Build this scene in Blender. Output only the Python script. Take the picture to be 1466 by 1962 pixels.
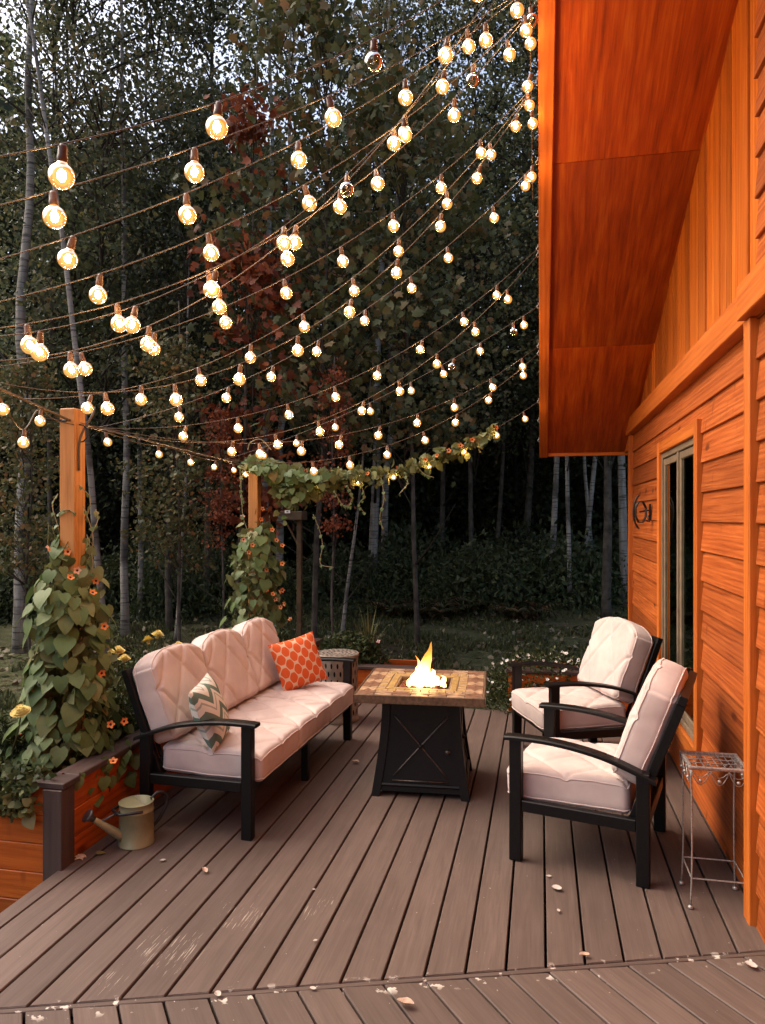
import bpy, bmesh, math, random
import numpy as np
from mathutils import Vector, Matrix, noise as mnoise
R_ = math.radians
sc = bpy.context.scene
for o in list(bpy.data.objects): bpy.data.objects.remove(o)

# ------------------------------------------------------------------ camera, sky, sun, exposure
TH = R_(12.07)
cam = bpy.data.cameras.new('camera'); camo = bpy.data.objects.new('camera', cam)
sc.collection.objects.link(camo); sc.camera = camo
camo.location = (0, 0, 1.7); camo.rotation_euler = (R_(90), 0, TH)
cam.lens = 26; cam.sensor_width = 36; cam.shift_y = 9/1962; cam.clip_end = 400; cam.clip_start = .05
SUN_EL, SUN_AZ = R_(50), R_(-84)          # soft light from the left
w = bpy.data.worlds.new('World'); sc.world = w; w.use_nodes = True
nt = w.node_tree; bg = nt.nodes['Background']
sky = nt.nodes.new('ShaderNodeTexSky'); sky.sky_type = 'NISHITA'; sky.sun_disc = False
sky.sun_elevation = SUN_EL; sky.sun_rotation = SUN_AZ; sky.air_density = 1.0; sky.dust_density = 6.0; sky.ozone_density = 1.0
nt.links.new(sky.outputs[0], bg.inputs[0]); bg.inputs[1].default_value = 0.15
sl = bpy.data.lights.new('sun', 'SUN'); sl.energy = 0.50; sl.angle = R_(60); sl.color = (1, .84, .66)
so = bpy.data.objects.new('sun', sl); sc.collection.objects.link(so)
sd = Vector((math.sin(SUN_AZ)*math.cos(SUN_EL), math.cos(SUN_AZ)*math.cos(SUN_EL), math.sin(SUN_EL)))
so.rotation_euler = sd.to_track_quat('Z', 'Y').to_euler(); so.location = (0, -5, 12)
vs = sc.view_settings; vs.view_transform = 'Standard'; vs.look = 'None'; vs.gamma = 1; vs.use_curve_mapping = False
vs.exposure = 1.14
sc.render.engine = 'CYCLES'; cy = sc.cycles
cy.use_denoising = True; cy.max_bounces = 6; cy.diffuse_bounces = 3; cy.glossy_bounces = 3; cy.transmission_bounces = 4
cy.transparent_max_bounces = 12; cy.caustics_reflective = False; cy.caustics_refractive = False; cy.sample_clamp_indirect = 6

# ------------------------------------------------------------------ helpers
random.seed(11); RNG = np.random.default_rng(5)
COL = sc.collection
S_, C_ = math.sin(TH), math.cos(TH); F_PX = 1417.0
def at(u, v, d):                      # a point of the place at distance d (used to read positions off the photograph)
    xc = (u-733)/F_PX
    return Vector((d*(-S_+xc*C_), d*(C_+xc*S_), 1.7+(990-v)/F_PX*d))
def land(x, y):                        # height of the ground, rising gently towards the wood
    return -.45+max(0, min(y, 15)-7.6)*.058+max(0, y-15)*.02+.10*mnoise.noise((x*.35, y*.35, 3))*min(1, max(0, (y-7.4)/3))
def ground_at(u, d, z=None):
    p = at(u, 990, d); p.z = land(p.x, p.y) if z is None else z; return p
def link(o, parent=None):
    COL.objects.link(o)
    if parent is not None: o.parent = parent
    return o
def tag(o, label=None, cat=None, group=None, kind=None):
    if label: o['label'] = label
    if cat: o['category'] = cat
    if group: o['group'] = group
    if kind: o['kind'] = kind
    return o
def thing(name, label, cat, loc=(0,0,0), rz=0, group=None):
    o = bpy.data.objects.new(name, None); o.empty_display_size = .1
    link(o); o.location = loc; o.rotation_euler = (0, 0, rz)
    return tag(o, label, cat, group)
def obj(name, me, parent=None, loc=(0,0,0), rot=(0,0,0), scale=None):
    o = bpy.data.objects.new(name, me); link(o, parent); o.location = loc; o.rotation_euler = rot
    if scale: o.scale = scale
    return o
def frame(x, y, z=None):              # rotation matrix from two axes
    x = Vector(x).normalized(); y = Vector(y); y = (y - x*y.dot(x)).normalized(); z = x.cross(y)
    return Matrix((x, y, z)).transposed()

class MB:
    def __init__(s): s.v = []; s.f = []
    def add(s, v, f):
        b = len(s.v); s.v += [tuple(p) for p in v]; s.f += [tuple(i+b for i in q) for q in f]; return s
    def box(s, c, d, m=None):
        x, y, z = [k/2 for k in d]; c = Vector(c)
        p = [Vector((a, b, e)) for a in (-x, x) for b in (-y, y) for e in (-z, z)]
        if m is not None: p = [m @ q for q in p]
        return s.add([q+c for q in p], [(0,1,3,2),(4,6,7,5),(0,4,5,1),(2,3,7,6),(0,2,6,4),(1,5,7,3)])
    def cbox(s, c, d, bev=.004, m=None):       # box with chamfered edges
        key = (round(d[0],4), round(d[1],4), round(d[2],4), bev)
        if key not in _cb:
            bm = bmesh.new(); bmesh.ops.create_cube(bm, size=1)
            for q in bm.verts: q.co = Vector((q.co.x*d[0], q.co.y*d[1], q.co.z*d[2]))
            bmesh.ops.bevel(bm, geom=bm.edges[:], offset=bev, segments=1, affect='EDGES')
            bm.verts.ensure_lookup_table()
            _cb[key] = ([q.co.copy() for q in bm.verts], [[q.index for q in f.verts] for f in bm.faces]); bm.free()
        v, f = _cb[key]; c = Vector(c)
        return s.add([(m @ q if m is not None else q)+c for q in v], f)
    def prism(s, poly, z0, z1):                # polygon in xy, ccw
        n = len(poly)
        v = [(x, y, z0) for x, y in poly]+[(x, y, z1) for x, y in poly]
        return s.add(v, [tuple(range(n-1, -1, -1)), tuple(range(n, 2*n))]+[(i, (i+1) % n, n+(i+1) % n, n+i) for i in range(n)])
    def tube(s, path, r, n=8, cap=True):
        path = [Vector(p) for p in path]; N = len(path)
        rr = r if isinstance(r, (list, tuple)) else [r]*N
        up = Vector((0, 0, 1)); t0 = (path[1]-path[0]).normalized()
        a = t0.cross(up)
        if a.length < .05: a = t0.cross(Vector((1, 0, 0)))
        a.normalize(); v = []
        for i, p in enumerate(path):
            t = (path[min(i+1, N-1)]-path[max(i-1, 0)]).normalized()
            a = (a - t*a.dot(t)).normalized(); b = t.cross(a)
            for k in range(n):
                g = 2*math.pi*k/n; v.append(p+(a*math.cos(g)+b*math.sin(g))*rr[i])
        f = [(i*n+k, i*n+(k+1) % n, (i+1)*n+(k+1) % n, (i+1)*n+k) for i in range(N-1) for k in range(n)]
        if cap: f += [tuple(range(n-1, -1, -1)), tuple(range((N-1)*n, N*n))]
        return s.add(v, f)
    def lathe(s, prof, n=24, c=(0,0,0), m=None):
        c = Vector(c); v = []
        for r, z in prof:
            for k in range(n):
                g = 2*math.pi*k/n; q = Vector((r*math.cos(g), r*math.sin(g), z)); v.append((m @ q if m is not None else q)+c)
        P = len(prof)
        return s.add(v, [(i*n+k, i*n+(k+1) % n, (i+1)*n+(k+1) % n, (i+1)*n+k) for i in range(P-1) for k in range(n)])
    def mesh(s, name, mat, smooth=False):
        me = bpy.data.meshes.new(name); me.from_pydata(s.v, [], s.f); me.materials.append(mat)
        if smooth: me.shade_smooth()
        me.update(); return me
    def build(s, name, mat, parent=None, loc=(0,0,0), rot=(0,0,0), smooth=False):
        return obj(name, s.mesh(name, mat, smooth), parent, loc, rot)
_cb = {}
def icosphere(r, sub=1, c=(0,0,0), sc3=(1,1,1)):
    bm = bmesh.new(); bmesh.ops.create_icosphere(bm, subdivisions=sub, radius=r); bm.verts.ensure_lookup_table()
    m = MB(); m.add([(q.co.x*sc3[0]+c[0], q.co.y*sc3[1]+c[1], q.co.z*sc3[2]+c[2]) for q in bm.verts], [[q.index for q in f.verts] for f in bm.faces]); bm.free(); return m
def catmull(pts, n=6):
    P = [Vector(p) for p in pts]; P = [P[0]*2-P[1]]+P+[P[-1]*2-P[-2]]; out = []
    for i in range(1, len(P)-2):
        for k in range(n):
            t = k/n
            out.append(.5*((2*P[i])+(P[i+1]-P[i-1])*t+(2*P[i-1]-5*P[i]+4*P[i+1]-P[i+2])*t*t+(3*P[i]-P[i-1]-3*P[i+1]+P[i+2])*t**3))
    out.append(P[-2]); return out

# leaf clouds -------------------------------------------------------
def fold_leaf(wd=.62, fold=.18):
    return np.array([(0,0,0),(-wd/2,.45,fold),(0,1,-.12),(wd/2,.45,fold)], float), np.array([(0,2,1),(0,3,2)])
def heart_leaf(curl=.18, fold=.16, asym=0.):
    s = [(0,0),(0,.35),(0,.7),(0,1.0)]; r = [(.2,-.13),(.44,.06),(.47,.33),(.32,.64),(.13,.88)]
    V = s+r+[(-x*(1+asym), y) for x, y in r]
    v = np.array([(x, y, abs(x)*fold*2-curl*(y-.3)**2*1.6-(.1*abs(x)*4*(x*x))) for x, y in V], float)
    f = []
    for b, sg in ((4, 1), (9, -1)):
        fs = [(0,b,b+1),(0,b+1,1),(1,b+1,b+2),(1,b+2,b+3),(1,b+3,2),(2,b+3,b+4),(2,b+4,3)]
        f += fs if sg > 0 else [(q[0], q[2], q[1]) for q in fs]
    return v, np.array(f)
def maple_leaf():
    pts = [(0,0),(.22,.02),(.5,.18),(.36,.34),(.52,.62),(.22,.6),(0,1.0),(-.22,.6),(-.52,.62),(-.36,.34),(-.5,.18),(-.22,.02)]
    v = np.array([(0,.36,.06)]+[(x, y, -.12*(abs(x)+max(0,y-.4))) for x, y in pts], float)
    n = len(pts); return v, np.array([(0, i+1, (i+1) % n+1) for i in range(n)])
def norm(a): return a/np.maximum(np.linalg.norm(a, axis=-1, keepdims=True), 1e-9)
def leaf_frames(N, down=.6, face=None, fw=0.):
    t = norm(RNG.normal(size=(N, 3))+np.array([0, 0, -down]))
    r = RNG.normal(size=(N, 3))
    if face is not None: r = r+face*fw
    n = norm(r-t*np.sum(r*t, axis=1, keepdims=True)); s = np.cross(t, n)
    return np.stack([s, t, n], axis=2)          # columns
def cloud_mesh(name, tmpl, pos, rot, scale, mat, smooth=True):
    V, Fc = tmpl; N = len(pos); k = len(V)
    P = np.einsum('nij,kj->nki', rot, V)*np.asarray(scale).reshape(N, 1, 1)+pos[:, None, :]
    Fa = (Fc[None]+(np.arange(N)*k)[:, None, None]).reshape(-1, 3)
    me = bpy.data.meshes.new(name); me.vertices.add(N*k); me.vertices.foreach_set('co', P.astype(np.float32).ravel())
    nf = len(Fa); me.loops.add(nf*3); me.loops.foreach_set('vertex_index', Fa.astype(np.int32).ravel())
    me.polygons.add(nf); me.polygons.foreach_set('loop_start', (np.arange(nf)*3).astype(np.int32))
    me.materials.append(mat); me.update(calc_edges=True)
    return me

# ------------------------------------------------------------------ materials
class NT:
    def __init__(s, name, rough=.6, spec=.3):
        s.m = bpy.data.materials.new(name); s.m.use_nodes = True; s.t = s.m.node_tree
        s.b = s.t.nodes['Principled BSDF']; s.out = s.t.nodes['Material Output']
        s.b.inputs['Roughness'].default_value = rough; s.b.inputs['Specular IOR Level'].default_value = spec
    def n(s, typ, **kw):
        q = s.t.nodes.new('ShaderNode'+typ)
        for k, v in kw.items():
            if k in q.inputs.keys(): s.set(q.inputs[k], v)
            else: setattr(q, k, v)
        return q
    def set(s, sock, v):
        if isinstance(v, bpy.types.NodeSocket): s.t.links.new(v, sock)
        else: sock.default_value = v
    def math(s, op, a, b=None, clamp=False):
        q = s.n('Math', operation=op); q.use_clamp = clamp; s.set(q.inputs[0], a)
        if b is not None: s.set(q.inputs[1], b)
        return q.outputs[0]
    def ramp(s, fac, stops):
        q = s.n('ValToRGB'); e = q.color_ramp.elements
        while len(e) < len(stops): e.new(.5)
        for i, (p, c) in enumerate(stops):
            e[i].position = p; e[i].color = (*c, 1) if len(c) == 3 else c
        s.set(q.inputs[0], fac); return q.outputs[0]
    def mix(s, fac, a, b, mode='MIX'):
        q = s.n('Mix', data_type='RGBA', blend_type=mode); s.set(q.inputs[0], fac)
        s.set(q.inputs[6], a if isinstance(a, bpy.types.NodeSocket) else (*a, 1)); s.set(q.inputs[7], b if isinstance(b, bpy.types.NodeSocket) else (*b, 1)); return q.outputs[2]
    def coords(s, scale=(1,1,1), which='Object', rnd=True):
        tc = s.n('TexCoord'); mp = s.n('Mapping'); s.set(mp.inputs[0], tc.outputs[which]); mp.inputs[3].default_value = scale
        if rnd:
            oi = s.n('ObjectInfo'); mu = s.n('VectorMath', operation='SCALE'); mu.inputs[0].default_value = (37.0, 53.0, 71.0)
            s.set(mu.inputs['Scale'], oi.outputs['Random']); s.set(mp.inputs[1], mu.outputs[0])
        return mp.outputs[0]
    def pos(s): return s.n('NewGeometry').outputs['Position']
    def noise(s, vec, scale, detail=4, rough=.55, dist=0.):
        q = s.n('TexNoise', Scale=scale, Detail=detail, Roughness=rough, Distortion=dist); s.set(q.inputs['Vector'], vec); return q.outputs['Fac']
    def bump(s, h, strength=.3, dist=.01):
        q = s.n('Bump', Strength=strength, Distance=dist); s.set(q.inputs['Height'], h); s.t.links.new(q.outputs[0], s.b.inputs['Normal'])
    def color(s, c): s.set(s.b.inputs['Base Color'], c if isinstance(c, bpy.types.NodeSocket) else (*c, 1)); return s

def wood(name, dark, mid, light, rough=.5, spec=.35, gs=14, knots=True, bump=.25, patch=.35, rings=.11):
    q = NT(name, rough, spec); c = q.coords((.8, gs, gs))
    g = q.noise(c, 2.0, 7, .62, .35)
    fine = q.noise(q.coords((3, gs*7, gs*7)), 1.6, 3)
    wv = q.n('TexWave', wave_type='BANDS', bands_direction='Y', Scale=.7, Distortion=14.0, Detail=4.0); wv.inputs['Detail Scale'].default_value = .7; q.set(wv.inputs['Vector'], q.coords((.9, gs*.9, gs*.9)))
    g2 = q.math('ADD', q.math('ADD', q.math('MULTIPLY', g, .75-rings), q.math('MULTIPLY', fine, .25)), q.math('MULTIPLY', wv.outputs['Fac'], rings))
    col = q.ramp(g2, [(.3, dark), (.5, mid), (.72, light)])
    bl = q.noise(q.coords((1.2, 1.6, 1.6)), 1.7, 3)
    col = q.mix(q.math('MULTIPLY', bl, patch), col, dark)
    oi = q.n('ObjectInfo')
    hv = q.n('HueSaturation'); q.set(hv.inputs['Color'], col); q.set(hv.inputs['Value'], q.math('ADD', q.math('MULTIPLY', oi.outputs['Random'], .50), .72)); col = hv.outputs[0]
    if knots:
        vo = q.n('TexVoronoi', Scale=1.0); q.set(vo.inputs['Vector'], q.coords((2.1, 5.2, .01)))
        k = q.ramp(vo.outputs['Distance'], [(.06, (1,1,1)), (.15, (0,0,0))])
        col = q.mix(q.math('MULTIPLY', k, .8), col, tuple(x*.35 for x in dark))
        v2_ = q.n('TexVoronoi', Scale=1.0); q.set(v2_.inputs['Vector'], q.coords((11, 5.0, .01)))
        dsh = q.math('MULTIPLY', q.ramp(v2_.outputs['Distance'], [(.10, (1,1,1)), (.26, (0,0,0))]), q.ramp(q.noise(q.coords((3, 2, 1)), 2.3, 2), [(.50, (0,0,0)), (.62, (1,1,1))]))
        col = q.mix(q.math('MULTIPLY', dsh, .75), col, dark)
    q.color(col); q.bump(g2, bump, .006)
    q.set(q.b.inputs['Roughness'], q.math('ADD', q.math('MULTIPLY', g, .25), rough-.12))
    return q.m
def plain(name, c, rough=.5, spec=.4, metal=0., var=.15, ns=25, bump=0.):
    q = NT(name, rough, spec); q.b.inputs['Metallic'].default_value = metal
    nz = q.noise(q.coords(), ns, 4)
    q.color(q.ramp(nz, [(.3, tuple(x*(1-var) for x in c)), (.7, tuple(min(1, x*(1+var)) for x in c))]))
    if bump: q.bump(nz, bump, .004)
    return q.m
def leafmat(name, stops, trans=.25, rough=.55, island=True, objrnd=False):
    q = NT(name, rough, .25)
    if island: r = q.n('NewGeometry').outputs['Random Per Island']
    else: r = q.n('ObjectInfo').outputs['Random']
    col = q.ramp(r, stops)
    if objrnd:
        hv = q.n('HueSaturation'); q.set(hv.inputs['Color'], col); oi = q.n('ObjectInfo').outputs['Random']
        q.set(hv.inputs['Value'], q.math('ADD', q.math('MULTIPLY', oi, .5), .75)); q.set(hv.inputs['Hue'], q.math('ADD', q.math('MULTIPLY', oi, .05), .475)); col = hv.outputs[0]
    if not island:
        veins = q.noise(q.coords((6, 1, 1)), 4, 3); col = q.mix(q.math('MULTIPLY', veins, .35), col, (.02, .03, .01))
    q.color(col)
    tr = q.n('BsdfTranslucent'); q.set(tr.inputs[0], col); ms = q.n('MixShader'); ms.inputs[0].default_value = trans
    q.t.links.new(q.b.outputs[0], ms.inputs[1]); q.t.links.new(tr.outputs[0], ms.inputs[2]); q.t.links.new(ms.outputs[0], q.out.inputs[0])
    return q.m
def emit(name, c, s):
    q = NT(name); q.b.inputs['Base Color'].default_value = (*c, 1); q.b.inputs['Emission Color'].default_value = (*c, 1); q.b.inputs['Emission Strength'].default_value = s; return q.m
M = {}
M['siding'] = wood('stained_siding', (.19,.034,.007), (.43,.100,.018), (.63,.180,.040), .55, .22, 20, bump=.6, patch=.6)
M['batten'] = wood('stained_batten', (.25,.050,.006), (.52,.128,.012), (.72,.225,.028), .5, .25, 16, knots=False)
M['soffit'] = wood('stained_plywood', (.16,.022,.003), (.46,.074,.006), (.70,.195,.016), .42, .3, 12, knots=False, patch=.6, bump=.12, rings=.0)
M['trim'] = wood('stained_trim', (.34,.070,.009), (.56,.140,.018), (.68,.21,.035), .5, .3, 14, knots=False)
M['planter'] = wood('planter_cedar', (.26,.045,.006), (.46,.095,.010), (.58,.15,.02), .5, .3, 12)
M['post'] = wood('post_pine', (.32,.12,.03), (.52,.23,.07), (.62,.32,.12), .55, .3, 14)
M['brown'] = wood('brown_paint', (.050,.028,.024), (.064,.041,.034), (.095,.055,.046), .6, .3, 12, knots=False)
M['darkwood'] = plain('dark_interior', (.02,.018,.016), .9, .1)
M['soil'] = plain('soil', (.018,.013,.009), .95, .1, 0, .5, 20, .8)
M['black'] = plain('black_metal', (.0040,.0035,.0035), .42, .28, 0, .3, 60, .06)
M['iron'] = plain('wrought_iron', (.010,.008,.007), .5, .4, 0, .3, 80, .15)
M['cord'] = plain('brown_cord', (.085,.055,.036), .5, .35)
M['socket'] = plain('bulb_socket', (.12,.058,.032), .4, .4)
M['wire'] = plain('weathered_wire', (.34,.31,.285), .42, .5, .6, .4, 120, .2)
M['taupe'] = plain('window_paint', (.20,.145,.095), .42, .3, 0, .25, 12)
M['curtain'] = plain('cream_curtain', (.42,.36,.25), .9, .1)
M['shingle'] = plain('roof_shingle', (.05,.045,.042), .9, .1, 0, .4, 30, .5)
M['can'] = plain('cream_enamel', (.31,.295,.165), .38, .45, .15, .16, 9, .03)
M['cangrey'] = plain('grey_metal', (.13,.13,.13), .35, .5, .7, .3, 30)
M['candark'] = plain('dark_handle', (.03,.03,.032), .4, .5, .5, .3, 30)
M['drum'] = plain('drum_metal', (.30,.245,.20), .5, .4, .3, .3, 14, .1)
M['drumin'] = plain('drum_inside', (.012,.010,.009), .9, .1)
M['bark_grey'] = plain('grey_bark', (.085,.070,.055), .9, .1, 0, .5, 8, 1.0)
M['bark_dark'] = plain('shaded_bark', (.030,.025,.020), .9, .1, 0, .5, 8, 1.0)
M['twig'] = plain('twig', (.055,.043,.032), .85, .1, 0, .3, 20)
M['stem'] = plain('green_stem', (.10,.105,.04), .7, .2, 0, .3, 20)
M['tendril'] = plain('pale_tendril', (.30,.25,.15), .7, .2, 0, .3, 20)
M['feeder'] = plain('feeder_wood', (.07,.045,.024), .7, .2, 0, .3, 14, .3)
M['white'] = plain('white_card', (.75,.70,.60), .6)
def m_deck():
    q = NT('deck_paint', .62, .3)
    c = q.coords((1.0, 13, 13)); g = q.noise(c, 2.2, 6, .62, .6); fine = q.noise(q.coords((4, 90, 90)), 1.3, 3)
    g2 = q.math('ADD', q.math('MULTIPLY', g, .6), q.math('MULTIPLY', fine, .4))
    col = q.ramp(g2, [(.25, (.080,.055,.044)), (.5, (.122,.085,.069)), (.78, (.168,.120,.100))])
    oi = q.n('ObjectInfo'); hv = q.n('HueSaturation'); q.set(hv.inputs['Color'], col); q.set(hv.inputs['Value'], q.math('ADD', q.math('MULTIPLY', oi.outputs['Random'], .36), .80)); col = hv.outputs[0]
    P = q.pos(); big = q.noise(P, .9, 4, .6)
    col = q.mix(q.math('MULTIPLY', q.ramp(big, [(.42, (0,0,0)), (.68, (1,1,1))]), .55), col, (.072, .050, .040))
    # worn patches where bare pale wood shows, streaked along the grain
    st = q.noise(q.coords((2.6, 60, 60)), 2.4, 5, .7)
    def spot(x, y, rad):
        d = q.n('VectorMath', operation='DISTANCE'); q.set(d.inputs[0], P); d.inputs[1].default_value = (x, y, 0)
        return q.ramp(q.math('DIVIDE', d.outputs['Value'], rad), [(.2, (1,1,1)), (1, (0,0,0))])
    wear = None
    for x, y, rad in ((-1.42, 2.66, .42), (-1.25, 2.95, .36), (-.95, 3.1, .28), (-1.55, 2.45, .2)):
        s = spot(x, y, rad); wear = s if wear is None else q.math('MAXIMUM', wear, s)
    wr = q.ramp(q.math('MULTIPLY', st, q.math('ADD', q.math('MULTIPLY', wear, .46), .60)), [(.605, (0,0,0)), (.65, (1,1,1))])
    col = q.mix(q.math('MULTIPLY', wr, .75), col, (.46, .39, .32))
    # paint chips along the mitre
    ch = q.noise(P, 16, 4, .6)
    sd_ = q.n('VectorMath', operation='DOT_PRODUCT'); q.set(sd_.inputs[0], P); sd_.inputs[1].default_value = (-.3251, .9457, 0)
    dist = q.math('ABSOLUTE', q.math('SUBTRACT', sd_.outputs['Value'], 2.665))
    chm = q.math('MULTIPLY', q.ramp(dist, [(.02, (1,1,1)), (.06, (0,0,0))]), q.ramp(ch, [(.60, (0,0,0)), (.63, (1,1,1))]))
    sp = q.ramp(q.noise(P, 55, 2), [(.745, (0,0,0)), (.765, (1,1,1))])
    col = q.mix(q.math('MAXIMUM', chm, q.math('MULTIPLY', sp, .6)), col, (.58, .52, .45))
    q.color(col); q.bump(g2, .35, .004)
    q.set(q.b.inputs['Roughness'], q.math('ADD', q.math('MULTIPLY', big, .3), .42))
    return q.m
M['deck'] = m_deck()
def m_cushion():
    q = NT('blush_canvas', .85, .15); P = q.coords((1,1,1))
    b = q.noise(P, 5, 3); f = q.noise(P, 420, 2)
    col = q.ramp(b, [(.3, (.50,.395,.365)), (.5, (.58,.465,.425)), (.7, (.64,.525,.475))])
    st = q.ramp(q.noise(P, 3.1, 5), [(.60, (0,0,0)), (.78, (1,1,1))]); col = q.mix(q.math('MULTIPLY', st, .35), col, (.40, .27, .20))
    q.color(col); q.bump(f, .18, .002); q.b.inputs['Sheen Weight'].default_value = .08
    return q.m
M['cushion'] = m_cushion()
def m_trellis():
    q = NT('orange_trellis_fabric', .85, .15); tc = q.n('TexCoord'); sx = q.n('SeparateXYZ'); q.set(sx.inputs[0], tc.outputs['Object'])
    k = 2*math.pi/.092; X = q.math('MULTIPLY', sx.outputs[0], k); Y = q.math('MULTIPLY', sx.outputs[1], k*.95)
    a = q.math('ADD', q.math('COSINE', X), q.math('COSINE', Y))
    sx2 = q.math('POWER', q.math('SINE', X), 2.0)
    h = q.math('MULTIPLY', q.math('MULTIPLY', q.math('SUBTRACT', q.math('COSINE', X), q.math('COSINE', Y)), sx2), .30)
    v = q.math('ABSOLUTE', q.math('ADD', a, h))
    ln = q.ramp(v, [(.22, (1,1,1)), (.30, (0,0,0))])
    q.color(q.mix(ln, (.62, .105, .028), (.66, .44, .30))); q.bump(q.noise(tc.outputs['Object'], 400, 2), .15, .002); return q.m
M['trellis'] = m_trellis()
def m_chevron():
    q = NT('chevron_fabric', .85, .15); tc = q.n('TexCoord'); sx = q.n('SeparateXYZ'); q.set(sx.inputs[0], tc.outputs['Object'])
    tri = q.math('PINGPONG', sx.outputs[0], .075)
    ph = q.math('FRACT', q.math('ADD', q.math('DIVIDE', q.math('ADD', sx.outputs[1], tri), .125), 10.0))
    q.color(q.ramp(ph, [(0, (.13,.185,.145)), (.36, (.68,.62,.54)), (.68, (.36,.37,.32)), (.80, (.68,.62,.54))]))
    q.t.nodes[-1].color_ramp.interpolation = 'CONSTANT' if hasattr(q.t.nodes[-1], 'color_ramp') else None
    return q.m
M['chevron'] = m_chevron()
def m_birch():
    q = NT('birch_bark', .8, .15)
    P = q.coords((9, 9, 1.0)); n1 = q.noise(q.coords((2.4, 2.4, 26)), 1.2, 4, .6); n2 = q.noise(q.coords((1,1,1)), 1.6, 4)
    lent = q.ramp(n1, [(.54, (0,0,0)), (.62, (1,1,1))]); sc_ = q.ramp(n2, [(.53, (0,0,0)), (.62, (1,1,1))])
    col = q.ramp(q.noise(P, 1.5, 3), [(.3, (.20,.175,.145)), (.7, (.40,.36,.31))])
    col = q.mix(q.math('MULTIPLY', lent, .8), col, (.04,.033,.028)); col = q.mix(q.math('MULTIPLY', sc_, .75), col, (.06,.05,.042))
    q.color(col); q.bump(n1, .6, .01); return q.m
M['birch'] = m_birch()
def m_ground():
    q = NT('forest_ground', .95, .1); P = q.pos()
    a = q.noise(P, .5, 5); b = q.noise(P, 6, 5, .65); c = q.noise(P, 40, 3)
    col = q.ramp(b, [(.3, (.045,.050,.022)), (.5, (.080,.086,.038)), (.7, (.14,.118,.07))])
    col = q.mix(q.ramp(a, [(.45, (0,0,0)), (.65, (1,1,1))]), col, (.055,.043,.026))
    col = q.mix(q.math('MULTIPLY', q.ramp(c, [(.6, (0,0,0)), (.7, (1,1,1))]), .5), col, (.09,.075,.045))
    q.color(col); q.bump(q.math('ADD', b, c), .8, .05); return q.m
M['ground'] = m_ground()
def m_glass():
    q = NT('window_glass', .03, .5); g = q.n('BsdfGlossy'); g.inputs['Roughness'].default_value = .015; g.inputs['Color'].default_value = (.9,.95,.9,1)
    t = q.n('BsdfTransparent'); t.inputs[0].default_value = (.75,.78,.74,1); fr = q.n('Fresnel', IOR=1.5); ms = q.n('MixShader')
    q.t.links.new(fr.outputs[0], ms.inputs[0]); q.t.links.new(t.outputs[0], ms.inputs[1]); q.t.links.new(g.outputs[0], ms.inputs[2]); q.t.links.new(ms.outputs[0], q.out.inputs[0]); return q.m
M['glass'] = m_glass()
def m_bulbglass(name, e):
    q = NT(name, .03, .5); g = q.n('BsdfGlossy'); g.inputs['Roughness'].default_value = .03; g.inputs['Color'].default_value = (1,.95,.88,1)
    t = q.n('BsdfTransparent'); t.inputs[0].default_value = (.97,.90,.80,1); fr = q.n('Fresnel', IOR=1.45); ms = q.n('MixShader')
    q.t.links.new(fr.outputs[0], ms.inputs[0]); q.t.links.new(t.outputs[0], ms.inputs[1]); q.t.links.new(g.outputs[0], ms.inputs[2])
    em = q.n('Emission'); em.inputs[0].default_value = (1,.44,.09,1); em.inputs[1].default_value = e; ad = q.n('AddShader')
    q.t.links.new(ms.outputs[0], ad.inputs[0]); q.t.links.new(em.outputs[0], ad.inputs[1]); q.t.links.new((ad if e else ms).outputs[0], q.out.inputs[0]); return q.m
M['bulb_lit'] = m_bulbglass('lit_bulb_glass', .36); M['bulb_off'] = m_bulbglass('unlit_bulb_glass', 0)
M['filament'] = emit('glowing_filament', (1, .64, .30), 125.0)
M['filament_off'] = plain('cold_filament', (.25,.2,.15), .4, .5, .5)
def m_flame():
    q = NT('flame'); tc = q.n('TexCoord'); sx = q.n('SeparateXYZ'); q.set(sx.inputs[0], tc.outputs['Object'])
    nz = q.noise(tc.outputs['Object'], 18, 2); h = q.math('ADD', q.math('MULTIPLY', sx.outputs[2], 4.2), q.math('MULTIPLY', q.math('SUBTRACT', nz, .5), .5))
    col = q.ramp(h, [(.0, (1,.55,.16)), (.35, (1,.58,.20)), (.75, (1,.34,.05))]); st = q.ramp(h, [(.3, (1,1,1)), (.95, (.16,.16,.16))])
    em = q.n('Emission'); q.set(em.inputs[0], col); q.set(em.inputs[1], q.math('MULTIPLY', st, 6.0))
    t = q.n('BsdfTransparent'); ms = q.n('MixShader'); ms.inputs[0].default_value = .58
    q.t.links.new(em.outputs[0], ms.inputs[1]); q.t.links.new(t.outputs[0], ms.inputs[2]); q.t.links.new(ms.outputs[0], q.out.inputs[0]); return q.m
M['flame'] = m_flame()
M['rock'] = plain('lava_rock', (.16,.055,.03), .9, .2, 0, .5, 40, .8)
M['tile_tan'] = plain('tan_tile', (.42,.27,.16), .35, .45, 0, .35, 30, .1); M['tile_brown'] = plain('brown_tile', (.22,.115,.07), .35, .45, 0, .35, 30, .1)
M['tile_gold'] = plain('gold_tile', (.42,.27,.10), .3, .5, 0, .25, 30, .1); M['grout'] = plain('grout', (.20,.14,.09), .8)
M['tabledge'] = plain('bronze_edge', (.14,.085,.05), .45, .4, .3, .4, 40, .1)
M['brace'] = plain('worn_bronze', (.075,.060,.050), .35, .5, .6, .3, 50, .05)
M['fire_body'] = plain('bronze_black_metal', (.0060,.0042,.0034), .36, .3, .0, .3, 50, .05)
M['leaf_birch'] = leafmat('birch_leaves', [(0, (.050,.064,.034)), (.45, (.102,.120,.060)), (.8, (.155,.162,.078)), (1, (.23,.19,.08))], .38, objrnd=True)
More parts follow.
